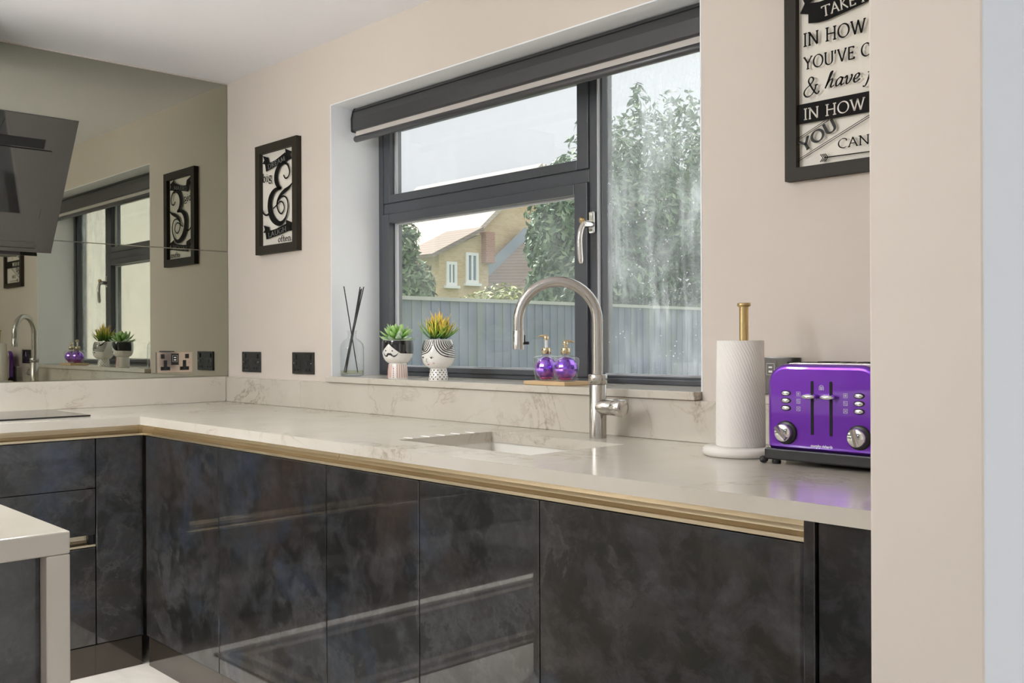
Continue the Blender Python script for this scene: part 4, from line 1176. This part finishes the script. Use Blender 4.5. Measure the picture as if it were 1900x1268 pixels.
curve_on(fm, fn, [(-0.47, 1.1225), (-0.36, 1.1250), (-0.22, 1.1225)], .0012)
curve_on(fm, fn, [(-1.20, 1.1225), (-1.06, 1.1255), (-0.94, 1.1225)], .0012)
curve_on(fm, fn, [(-0.70, 1.1200), (-0.78, 1.1120), (-0.76, 1.1070), (-0.68, 1.1060)], .0010)
build('face', fm, M['ink'], h)
fm = MB(); curve_on(fm, fn, [(-0.80, 1.1005), (-0.70, 1.0985), (-0.58, 1.1005)], [.001, .0034, .001]); build('lips', fm, M['red'], h)
fm = MB(); dot(fm, fn, -0.24, 1.1035, 0.075, 0.0030); build('cheek', fm, M['blush'], h); fm = MB(); dot(fm, fn, -1.14, 1.1035, 0.075, 0.0030); build('cheek', fm, M['blush'], h)
fnn = surf(wx, wy, nk)
dm = MB()
for r_ in range(5):
    for i in range(14):
        dot(dm, fnn, -PI + 2 * PI * (i + 0.5 * (r_ % 2)) / 14, ZS + 0.006 + r_ * 0.0075, 0.066 - r_ * 0.002, 0.0024)
build('spots', dm, M['ink'], t)
SA = leaf_mesh('leaf', 0.085, 0.0100, 0.003, M['spike'], 0.010)
SB = leaf_mesh('leaf', 0.085, 0.0090, 0.003, M['spike_green'], 0.014)
for cl_ in range(7):
    if cl_ == 0:
        cv, n_ = Vector((0, 0, 1.215 - ZS)), 20
    else:
        q = 2 * PI * cl_ / 6
        cv, n_ = Vector((math.cos(q) * 0.026, math.sin(q) * 0.026, 1.200 - ZS)), 14
    for i in range(n_):
        az = 2 * PI * i / n_ * 2.4 + random.uniform(-.2, .2)
        el = (0.35 + 1.1 * (i / n_)) + random.uniform(-.1, .1)
        hi_ = i > n_ * 0.35
        put_leaf(SA if hi_ else SB, t, cv - Vector((0, 0, 0.014)), az, el, random.uniform(.66, .98) if cl_ else random.uniform(.85, 1.1))

# ------------------------------------------------------------------ reed diffuser
dx, dy = 0.9155, 0.0560
df = thing('reed_diffuser', 'clear glass reed diffuser with dark reeds at the left end of the sill', 'diffuser', (dx, dy, ZS))
build('glass_bottle', MB().lathe([(0.040, ZS + 0.0005), (0.0455, ZS + 0.004), (0.0465, ZS + 0.010), (0.0465, ZS + 0.112), (0.043, ZS + 0.126), (0.032, ZS + 0.140), (0.019, ZS + 0.148), (0.0165, ZS + 0.153), (0.0165, ZS + 0.172), (0.0195, ZS + 0.175), (0.0195, ZS + 0.178)], dx, dy, 36), M['clear'], df)
build('base_glass', MB().lathe([(0.038, ZS + 0.0012), (0.0435, ZS + 0.005), (0.0435, ZS + 0.009), (0.0, ZS + 0.0095)], dx, dy, 36), M['clear'], df)
build('oil', MB().lathe([(0.0, ZS + 0.0102), (0.0435, ZS + 0.0102), (0.0435, ZS + 0.022), (0.0, ZS + 0.0222)], dx, dy, 36), M['liquid'], df)
for (ax, ay), (bx_, by_), zt in (((0.020, 0.012), (-0.030, -0.006), 0.352), ((-0.026, 0.004), (0.032, 0.004), 0.350), ((-0.030, -0.008), (0.047, 0.000), 0.350), ((-0.022, -0.014), (0.040, -0.008), 0.343), ((-0.034, 0.010), (0.036, -0.004), 0.340)):
    o_ = Vector((dx, dy, ZS))
    lo_ = o_ + rv * ax + FH * ay + Vector((0, 0, 0.014)); hi_ = o_ + rv * bx_ + FH * by_ + Vector((0, 0, zt))
    build('reed', MB().tube([lo_, hi_], 0.0021, 8), M['black'], df)

# ------------------------------------------------------------------ paper towel on its holder
rx, ry = 2.8445, -0.172
ph = thing('paper_towel_holder', 'white round paper towel holder with a brass pole beside the toaster', 'paper holder', (rx, ry, ZW))
build('base', MB().lathe([(0.082, ZW + 0.0004), (0.0875, ZW + 0.004), (0.0890, ZW + 0.011), (0.0875, ZW + 0.018), (0.082, ZW + 0.0215), (0.0, ZW + 0.0215)], rx, ry, 56), M['stonewhite'], ph)
qx, qy = rx + rv.x * 0.0085, ry + rv.y * 0.0085
build('pole', MB().lathe([(0.0105, ZW + 0.0218), (0.0105, 1.2550)], qx, qy, 24), M['brass'], ph)
build('finial', MB().lathe([(0.0105, 1.2550), (0.0150, 1.2565), (0.0155, 1.2600), (0.0150, 1.2640), (0.0, 1.2640)], qx, qy, 24), M['brass'], ph)
pr = MB().lathe([(0.0205, ZW + 0.0222), (0.0560, ZW + 0.0222), (0.0568, ZW + 0.0240), (0.0558, ZW + 0.15), (0.0535, 1.1755), (0.0525, 1.1765), (0.0205, 1.1765), (0.0200, 1.17), (0.0200, ZW + 0.0225)], rx, ry, 64)
tag(build('paper_towel_roll', pr, M['paper']), 'white embossed paper towel roll on the brass pole', 'paper towel')

# ------------------------------------------------------------------ toaster
tx0, tx1, tz0, tz1, ty = 2.9725, 3.2310, 0.9430, 1.1265, -0.265
to = thing('toaster', 'metallic purple four slice toaster standing beside the pier', 'toaster', ((tx0 + tx1) / 2, -0.15, ZW))
def outline(x0, x1, z0, z1, r, n=8):
    p = [(x0, z0), (x1, z0)]
    p += [(x1 - r + r * math.cos(PI / 2 * i / n), z1 - r + r * math.sin(PI / 2 * i / n)) for i in range(n + 1)]
    p += [(x0 + r - r * math.sin(PI / 2 * i / n), z1 - r + r * math.cos(PI / 2 * i / n)) for i in range(n + 1)]
    return p
yfn = lambda a, b, d: (a, d, b)
fp = build('front_panel', MB().prism(outline(tx0, tx1, tz0, tz1, 0.046), yfn, ty, -0.232), M['purple'], to, bevel=0.011, seg=4)
build('steel_shell', MB().prism(outline(tx0 - 0.001, tx1 + 0.001, tz0, tz1 + 0.0018, 0.047), yfn, -0.2315, -0.068), M['steel2'], to, bevel=0.001)
build('rear_panel', MB().prism(outline(tx0, tx1, tz0, tz1, 0.046), yfn, -0.0675, -0.040), M['purple'], to, bevel=0.008, seg=3)
for i in range(2):
    for j in range(2):
        xa = tx0 + 0.045 + i * 0.094
        ya = -0.205 + j * 0.075
        build('bread_slot', B(xa, xa + 0.075, ya, ya + 0.035, tz1 + 0.0019, tz1 + 0.0026), M['hole'], to)
build('base', B(tx0 - 0.004, tx1 + 0.004, ty - 0.005, -0.036, 0.9205, 0.9445), M['black'], to, bevel=0.003)
for fx in (tx0 + 0.016, tx1 - 0.016):
    for fy in (ty + 0.012, -0.055):
        build('foot', MB().lathe([(0.009, ZW + 0.0004), (0.010, ZW + 0.004), (0.0085, 0.9206)], fx, fy, 16), M['black'], to)
build('crumb_tray_knob', MB().lathe([(0.004, 0), (0.0075, 0.004), (0.0085, 0.010), (0.006, 0.016), (0.0, 0.018)], axis=(-0.75, -0.66, 0), o=(tx0 - 0.002, ty + 0.006, 0.9185), n=16), M['blacknickel'], to)
YT = ty - 0.0003
def disc(name, x, z, prof, m, parent, n=28, sx=1.0):
    mb = MB().lathe(prof, axis=(0, -1, 0), o=(0, 0, 0), n=n)
    mb.v = [(x + vx * sx, YT + vy, z + vz) for vx, vy, vz in mb.v]
    return build(name, mb, M[m], parent)
cxm = (tx0 + tx1) / 2
for sx_ in (-1, 1):
    xs = cxm + sx_ * 0.0212
    build('lever_slot', MB().prism(outline(xs - 0.0032, xs + 0.0032, 0.979, 1.0915, 0.003, 4), yfn, YT - 0.0004, YT), M['hole'], fp)
    lx = xs - 0.003
    lm = MB().lathe([(0.0, 0.006), (0.0120, 0.0062), (0.0172, 0.0095), (0.0140, 0.0160), (0.006, 0.0185), (0.0, 0.019)], axis=(0, -1, 0), o=(0, 0, 0), n=28)
    lm.v = [(lx + a, YT + b, 1.0590 + c * 0.36) for a, b, c in lm.v]
    l_ = build('lever', lm, M['chrome'], to)
    build('lever_stem', MB().tube([(xs, YT, 1.0585), (xs, YT - 0.008, 1.0585)], 0.0028, 10), M['black'], l_)
    kx = cxm + sx_ * 0.0825
    k_ = disc('dial_surround', kx, 0.9800, [(0.0255, 0.0), (0.0250, 0.003), (0.0225, 0.0048), (0.0, 0.0048)], 'black', to)
    d_ = disc('dial', kx, 0.9800, [(0.0190, 0.005), (0.0195, 0.010), (0.0185, 0.0165), (0.0165, 0.0180), (0.0, 0.0180)], 'chrome', k_)
    an = 2.36 if sx_ < 0 else 1.83
    ca, sa = math.cos(an), math.sin(an)
    v = []
    for yy, ww in ((YT - 0.0181, 0.0055), (YT - 0.0255, 0.0030)):
        for a, b in ((-0.0165, -1), (0.0175, -1), (0.0175, 1), (-0.0165, 1)):
            v.append((kx + a * ca - b * ww * sa, yy, 0.9800 + a * sa + b * ww * ca))
    build('pointer', MB().add(v, [(0, 1, 2, 3), (4, 7, 6, 5), (0, 4, 5, 1), (1, 5, 6, 2), (2, 6, 7, 3), (3, 7, 4, 0)]), M['chrome'], d_)
    for i, zb in enumerate((1.0640, 1.0482, 1.0325)):
        b_ = disc('button_ring', kx, zb, [(0.0062, 0.0), (0.0060, 0.0012), (0.0, 0.0012)], 'black', to, sx=1.9)
        disc('button', kx, zb, [(0.0048, 0.0013), (0.0046, 0.0030), (0.0030, 0.0042), (0.0, 0.0045)], 'chrome', b_, sx=2.0)
        ix = cxm + sx_ * 0.0532
        im = MB()
        s_ = 0.0046
        for q in ((-s_, s_, s_ - 0.0007, s_), (-s_, s_, -s_, -s_ + 0.0007), (-s_, -s_ + 0.0007, -s_, s_), (s_ - 0.0007, s_, -s_, s_)):
            im.box(ix + q[0], ix + q[1], YT - 0.0003, YT, zb - 0.0005 + q[2], zb - 0.0005 + q[3])
        zc_ = zb - 0.0005
        if i == 0:
            for a in range(4):
                ca_, sa_ = math.cos(a * PI / 4) * 0.003, math.sin(a * PI / 4) * 0.003
                ribbon(im, [(ix - ca_, zc_ - sa_), (ix + ca_, zc_ + sa_)], yfn, 0, 0, YT - 0.0003, YT, const=[.0006, .0006])
        elif i == 1:
            for o_ in (-0.0015, 0.0015):
                ribbon(im, [(p.x, p.y) for p in smooth_curve([(ix + o_, zc_ - .003), (ix + o_ + .001, zc_ - .001), (ix + o_ - .001, zc_ + .001), (ix + o_, zc_ + .003)], 4)], yfn, 0, 0, YT - 0.0003, YT, const=[.0006] * 13)
        else:
            for sg in (1, -1):
                ribbon(im, [(ix - .0025, zc_ - .0025 * sg), (ix + .0025, zc_ + .0025 * sg)], yfn, 0, 0, YT - 0.0003, YT, const=[.0007, .0007])
        build('icon', im, M['letterwhite'] if 'letterwhite' in M else M.setdefault('letterwhite', simple('white_print', (0.75, 0.70, 0.85), 0.4)), fp)
im = MB()
zc_ = 1.0780
ribbon(im, [(cxm - .0048, zc_ - .005), (cxm - .0048, zc_ + .0015), (cxm - .002, zc_ + .005), (cxm + .002, zc_ + .005), (cxm + .0048, zc_ + .0015), (cxm + .0048, zc_ - .005)], yfn, 0, 0, YT - 0.0003, YT, const=[.0009] * 6)
for o_ in (-0.002, 0.0, 0.002):
    ribbon(im, [(cxm + o_, zc_ - .005), (cxm + o_, zc_ + .0025)], yfn, 0, 0, YT - 0.0003, YT, const=[.0008, .0008])
build('icon', im, M['letterwhite'], fp)
bfont('brand_lettering', 'morphy richards', 0.0085, lambda a, b, d: (cxm + a, YT - 0.0003, 0.9560 + b), M['letterwhite'], fp, bold=0.0003, width=0.049)

# ------------------------------------------------------------------ island, rug, tall units behind the camera's view
isl = thing('kitchen_island', 'kitchen island with pale quartz top and waterfall end at the lower left', 'island', (2.17, -2.7, 0))
build('stone_top', B(1.65, 2.690, -3.9, -1.623, 0.8775, 0.91), M['quartz'], isl, bevel=0.0025)
build('waterfall_end', B(1.65, 2.690, -1.6555, -1.623, 0.0005, 0.8773), M['quartz'], isl, bevel=0.0025)
build('cabinet_body', B(1.70, 2.665, -3.88, -1.6565, 0.0005, 0.877), M['slate'], isl, bevel=0.001)
rug = thing('runner_rug', 'dark bordered runner rug on the floor reflected in the cabinet doors', 'rug', (1.07, -1.9, 0.0))
build('pile', B(0.690, 1.415, -3.0, -0.885, 0.0003, 0.008), M['rugpale'], rug)
build('border', MB().box(0.725, 1.385, -2.97, -0.915, 0.0081, 0.0086), M['rugdark'], rug)
build('border', MB().box(0.765, 1.350, -2.935, -0.950, 0.0087, 0.0092), M['rugpale'], rug)
build('field', B(0.815, 1.305, -2.89, -0.995, 0.0093, 0.0100), M['rugdark'], rug)
for i, lb in enumerate(('first tall slate unit at the far end of the kitchen', 'second tall slate unit at the far end of the kitchen', 'third tall slate unit at the far end of the kitchen', 'fourth tall slate unit at the far end of the kitchen')):
    u = thing('tall_cabinet', lb, 'cabinet', (0.45 + 0.62 * i, -5.2, 0), 'tall units at the far end')
    xa = 0.15 + 0.62 * i
    build('carcass', B(xa, xa + 0.60, -5.49, -4.93, 0.0005, 2.2), M['black'], u)
    slab('door', xa + 0.002, xa + 0.598, -4.929, -4.908, 0.10, 1.10, u)
    slab('door', xa + 0.002, xa + 0.598, -4.929, -4.908, 1.104, 2.2, u)

# ------------------------------------------------------------------ ceiling downlights
def downlight(x, y, power, spread, label):
    t = thing('downlight', label, 'downlight', (x, y, ZC - 0.004), 'recessed ceiling downlights')
    build('trim_ring', MB().lathe([(0.034, ZC - 0.0005), (0.045, ZC - 0.0005), (0.045, ZC - 0.004), (0.036, ZC - 0.006), (0.034, ZC - 0.004)], x, y, 28), M['white'], t)
    build('lens', MB().lathe([(0.033, ZC - 0.0006), (0.033, ZC - 0.002), (0.0, ZC - 0.002)], x, y, 24), M['lens'], t)
    d = bpy.data.lights.new('downlight_lamp', 'AREA'); d.shape = 'DISK'; d.size = 0.07; d.energy = power; d.spread = math.radians(spread); d.color = (0.95, 0.98, 1.0)
    o = bpy.data.objects.new('downlight_lamp', d); COL.objects.link(o); o.parent = t; o.location = (0, 0, -0.004)
LAMPS = [(0.85, -1.2, 1.4, 140, 'over the corner drawers'), (1.75, -1.25, 1.2, 120, 'in front of the sink cabinet'), (2.75, -1.25, 0.9, 110, 'in front of the toaster'),
         (0.95, -2.1, 15, 120, 'above the near end of the runner rug'), (0.8, -3.4, 46, 125, 'above the far end of the mirror wall drawers'), (0.8, -4.5, 62, 115, 'before the tall units beside the mirror wall'),  # unseen rear lamps, power raised to brighten the kitchen by floor bounce
         (3.2, -4.5, 1, 95, 'before the wall behind the island'), (4.9, -1.0, 0.6, 95, 'beside the pier in the dining end'), (4.9, -3.6, 1.0, 95, 'near the rear glazed door'),
         (6.4, -0.8, 1.2, 95, 'first along the side window'), (6.4, -2.4, 1.2, 95, 'middle along the side window'), (6.4, -4.2, 1.2, 95, 'last along the side window')]
for x, y, pw, sp_, lb in LAMPS:
    downlight(x, y, pw, sp_, 'small recessed ceiling downlight ' + lb)

# opal globe pendants added over the island, out of view, to brighten the room
PEND = 58.0
M['opal'] = simple('opal_fill_globe', (1, 1, 1), 0.4, em=(0.95, 0.98, 1.0), ems=PEND)
for (x, y), lb in zip(((1.78, -2.25), (1.78, -2.95), (1.78, -3.65)), ('added fill pendant nearest the sink', 'middle added fill pendant over the island', 'added fill pendant farthest from the sink')):
    t = thing('fill_pendant', lb, 'fill lamp', (x, y, ZC - 0.0005), 'added fill pendants over the island')
    build('canopy', MB().lathe([(0.05, ZC - 0.0006), (0.05, ZC - 0.02), (0.0, ZC - 0.022)], x, y, 24), M['brass'], t)
    build('cord', MB().tube([(x, y, ZC - 0.02), (x, y, 2.05)], 0.003, 8), M['black'], t)
    build('globe', MB().lathe([(0.092 * math.sin(PI * k / 16), 1.96 - 0.092 * math.cos(PI * k / 16)) for k in range(17)], x, y, 28), M['opal'], t)

# ================================================================== OUTSIDE
GZ = -0.30
struct('ground_outside', MB().add([(-60, 0.33, GZ), (3.42, 0.33, GZ), (3.42, 70, GZ), (-60, 70, GZ), (-60, 0.33, GZ - .2), (3.42, 0.33, GZ - .2), (3.42, 70, GZ - .2), (-60, 70, GZ - .2)],
       [(0, 1, 2, 3), (7, 6, 5, 4), (0, 4, 5, 1), (1, 5, 6, 2), (2, 6, 7, 3), (3, 7, 4, 0)]), M['grass'])
# fence along the side boundary, running away from the house
fe = thing('garden_fence', 'blue grey close board garden fence with a pale cap rail', 'fence', (-3.4, 7, GZ))
def fence_x(y):
    return -3.21 - 0.03 * max(0, y - 3.4) - 0.015 * max(0, y - 5.3) ** 1.25
bme = MB().box(-0.011, 0.011, -0.0315, 0.0315, 0, 1.870).mesh('board', M['fence'])
y = 1.2
i = 0
while y < 15:
    o = bpy.data.objects.new('board', bme); COL.objects.link(o); o.parent = fe
    o.location = Vector((fence_x(y) + (0.012 if i % 2 else 0.0), y, GZ)) - Vector((-3.4, 7, GZ))
    y += 0.060; i += 1
cp = [(fence_x(1.0 + 0.5 * k) + 0.005, 1.0 + 0.5 * k) for k in range(29)]
cm = MB()
for (xa, ya), (xb, yb) in zip(cp, cp[1:]):
    cm.add([(xa - .04, ya, 1.571), (xa + .04, ya, 1.571), (xb + .04, yb, 1.571), (xb - .04, yb, 1.571), (xa - .04, ya, 1.606), (xa + .04, ya, 1.606), (xb + .04, yb, 1.606), (xb - .04, yb, 1.606)],
           [(0, 1, 2, 3), (7, 6, 5, 4), (0, 4, 5, 1), (1, 5, 6, 2), (2, 6, 7, 3), (3, 7, 4, 0)])
build('cap_rail', cm, M['fencecap'], fe)

def foliage(name, blobs, n, size, m, parent, seed):
    rnd = random.Random(seed)
    mb = MB()
    tot = sum(b[3] * b[4] * b[5] for b in blobs)
    for (cx, cy, cz, rx_, ry_, rz_) in blobs:
        k = int(n * rx_ * ry_ * rz_ / tot)
        for _ in range(k):
            d = Vector((rnd.gauss(0, 1), rnd.gauss(0, 1), rnd.gauss(0, 1))).normalized()
            r = rnd.uniform(0.45, 1.04) ** 0.6
            p = Vector((cx + d.x * rx_ * r, cy + d.y * ry_ * r, cz + d.z * rz_ * r))
            nrm = (d + Vector((rnd.uniform(-.8, .8), rnd.uniform(-.8, .8), rnd.uniform(-.3, 1.0)))).normalized()
            a = nrm.orthogonal().normalized(); a.rotate(Matrix.Rotation(rnd.uniform(0, 6.28), 3, nrm)); b = nrm.cross(a)
            L, w = size * rnd.uniform(.7, 1.3), size * rnd.uniform(.28, .5)
            mb.add([p - a * L / 2, p + b * w / 2 + nrm * w * .15, p + a * L / 2, p - b * w / 2 + nrm * w * .15], [(0, 1, 2), (0, 2, 3)])
    o = build(name, mb, m, parent); o['kind'] = 'stuff'
    return o
def tree(name, label, cat, base, blobs, n, size, m, seed, trunk=None, group=None):
    t = thing(name, label, cat, base, group)
    foliage('foliage', blobs, n, size, m, t, seed)
    for q in (trunk or [[base, (base[0], base[1], blobs[0][2])]]):
        build('trunk', MB().tube(q, [0.08] + [0.05] * (len(q) - 1), 10), M['trunk'], t)
    return t
rb_ = random.Random(3)
bl_ = []
for yy, zt in ((8.1, 4.0), (8.8, 4.5), (9.6, 4.9), (10.5, 4.8), (11.4, 5.0)):
    for z in (1.2, 2.1, 3.0):
        bl_.append((-5.3 + rb_.uniform(-.2, .2), yy + rb_.uniform(-.2, .2), z, .75, .62, .75))
    bl_.append((-5.3, yy, zt - 0.95, .6, .55, .75))
    for k_ in range(4):
        bl_.append((-5.3 + rb_.uniform(-.3, .3), yy + rb_.uniform(-.45, .45), zt - rb_.uniform(-.12, .35), .16, .16, .34))
tree('tall_laurel', 'tall dense leafy hedge tree behind the fence seen through the right pane', 'tree', (-5.3, 9.7, GZ), bl_, 24000, 0.14, M['leaf_dark'], 11,
     [[(-5.3, 8.6, GZ), (-5.3, 8.7, 2.5)], [(-5.3, 10.0, GZ), (-5.3, 9.9, 3.0)]])
bl_ = [(-7.4, 9.78, 2.0, .56, .44, .63), (-7.4, 9.80, 2.81, .56, .46, .63), (-7.4, 9.92, 3.50, .46, .36, .50), (-7.4, 9.40, 2.70, .26, .22, .30), (-7.4, 10.0, 4.0, .23, .2, .34)]
tree('leafy_tree', 'glossy green leafy tree beside the house seen through the left pane', 'tree', (-7.4, 9.78, GZ), bl_, 4200, 0.18, M['leaf_dark'], 5)
bl_ = [(-6.2, 5.65, 1.8, .5, .42, .55), (-6.2, 5.5, 2.45, .42, .30, .45)]
tree('young_tree', 'small green tree at the left side of the window view', 'tree', (-6.2, 5.6, GZ), bl_, 3600, 0.12, M['leaf_mid'], 8)
bl_ = [(-9.5, 10.5, 1.75, .7, .7, .52), (-9.6, 11.4, 1.65, .7, .6, .50), (-9.6, 9.75, 1.60, .5, .45, .42)]
tree('garden_shrub', 'low yellow green shrub above the fence below the brick house', 'shrub', (-9.5, 10.6, GZ), bl_, 3000, 0.13, M['leaf_yellow'], 9)

# buff brick house beyond the fence
K = 1.75
def hpnt(y14, z14):      # measured on the plane x = -14, carried out to where the house stands
    return CAM.y + (y14 - CAM.y) * K, CAM.z + (z14 - CAM.z) * K
HX = CAM.x + (-14 - CAM.x) * K
ho = thing('brick_house', 'buff brick house with tiled roofs beyond the garden fence', 'house', (HX, 26, GZ))
y0, ze = hpnt(13.75, 3.80); ya, za = hpnt(16.05, 5.75)
y1 = 2 * ya - y0
gw = [(y0, GZ - 2), (y1, GZ - 2), (y1, ze), (ya, za), (y0, ze)]
build('gable_wall', MB().prism(gw, lambda a, b, d: (d, a, b), HX - 0.3, HX), M['ybrick'], ho)
def roof_slab(name, a, b, c, d, th, m, parent):
    v = [Vector(q) for q in (a, b, c, d)]
    n = (v[1] - v[0]).cross(v[3] - v[0]).normalized()
    if n.z < 0:
        n = -n
    w = [q + n * th for q in v]
    return build(name, MB().add(v + w, [(0, 1, 2, 3), (7, 6, 5, 4), (0, 4, 5, 1), (1, 5, 6, 2), (2, 6, 7, 3), (3, 7, 4, 0)]), M[m], parent)
roof_slab('roof_slope', (HX + .25, y0 - .5, ze - .42), (HX + .25, ya, za), (HX - 9, ya, za), (HX - 9, y0 - .5, ze - .42), 0.18, 'roofpale', ho)
roof_slab('roof_slope', (HX + .25, y1 + .5, ze - .42), (HX + .25, ya, za), (HX - 9, ya, za), (HX - 9, y1 + .5, ze - .42), 0.18, 'roofpale', ho)
build('side_wall', B(HX - 9, HX - .3, y0, y0 + .3, GZ - 2, ze), M['ybrick'], ho)
# the projecting wing with two windows
wy0, _ = hpnt(12.30, 3); wy1, _ = hpnt(13.85, 3)
_, wz = hpnt(13, 3.22); _, wp = hpnt(13, 3.86)
wyp, _ = hpnt(13.60, 3)
_, wzl = hpnt(13, 3.36)
build('wing_wall', MB().prism([(wy0, GZ - 2), (wy1, GZ - 2), (wy1, wz + .6), (wyp, wp - .15), (wy0, wzl - .15)], lambda a, b, d: (d, a, b), HX - 0.5, HX + 0.7), M['ybrick'], ho)
roof_slab('wing_roof', (HX + .95, wy0 - .5, wzl - .42), (HX + .95, wyp, wp), (HX - 1.5, wyp, wp), (HX - 1.5, wy0 - .5, wzl - .42), 0.16, 'rooftile', ho)
build('chimney_pier', B(HX + .6, HX + 1.0, wyp + .05, wyp + .55, wz - .25, wp - .05), M['rbrick'], ho)
def house_window(ya14, yb14, z014, z114):
    a, z0_ = hpnt(ya14, z014); b, z1_ = hpnt(yb14, z114)
    x = HX + 0.70
    f = build('window', MB().box(x, x + .08, a, a + .14, z0_, z1_).box(x, x + .08, b - .14, b, z0_, z1_).box(x, x + .08, a + .14, b - .14, z0_, z0_ + .12)
              .box(x, x + .08, a + .14, b - .14, z1_ - .12, z1_).box(x, x + .07, (a + b) / 2 - .05, (a + b) / 2 + .05, z0_ + .12, z1_ - .12), M['whiteplastic'], ho)
    build('pane', B(x + .01, x + .03, a + .14, b - .14, z0_ + .12, z1_ - .12), M['winglass'], f)
    build('window_sill', B(x, x + .16, a - .1, b + .1, z0_ - .12, z0_ - .005), M['whiteplastic'], f)
house_window(12.50, 12.82, 2.50, 3.06)
house_window(13.10, 13.50, 2.58, 3.31)
# lean-to roof against the gable
p0 = hpnt(15.45, 3.90); p1_ = hpnt(13.70, 2.55)
roof_slab('lean_to_roof', (HX + .1, p0[0], p0[1]), (HX + 2.6, p0[0] + .2, p0[1] - 1.6), (HX + 2.6, p1_[0] + 1.0, p1_[1] - .9), (HX + .1, p1_[0], p1_[1]), 0.15, 'rooftile', ho)
vm_ = MB()
dv = Vector((0, p0[0] - p1_[0], p0[1] - p1_[1])).normalized(); nv = Vector((0, -dv.z, dv.y))
q0, q1 = Vector((HX + .30, p1_[0], p1_[1])), Vector((HX + .30, p0[0], p0[1]))
vs = [q + nv * s + Vector((e_, 0, 0)) for q in (q0, q1) for s in (-.05, .42) for e_ in (0, .12)]
vm_.add(vs, [(0, 1, 3, 2), (4, 6, 7, 5), (0, 4, 5, 1), (2, 3, 7, 6), (0, 2, 6, 4), (1, 5, 7, 3)])
build('bargeboard', vm_, M['verge'], ho)
gy, gz_ = hpnt(15.0, 3.35); gy2, gz2 = hpnt(16.2, 2.2)
build('white_extension', B(HX + 2.7, HX + 5.0, gy, gy2 + 1, GZ - 2, gz_), M['whiteplastic'], ho)
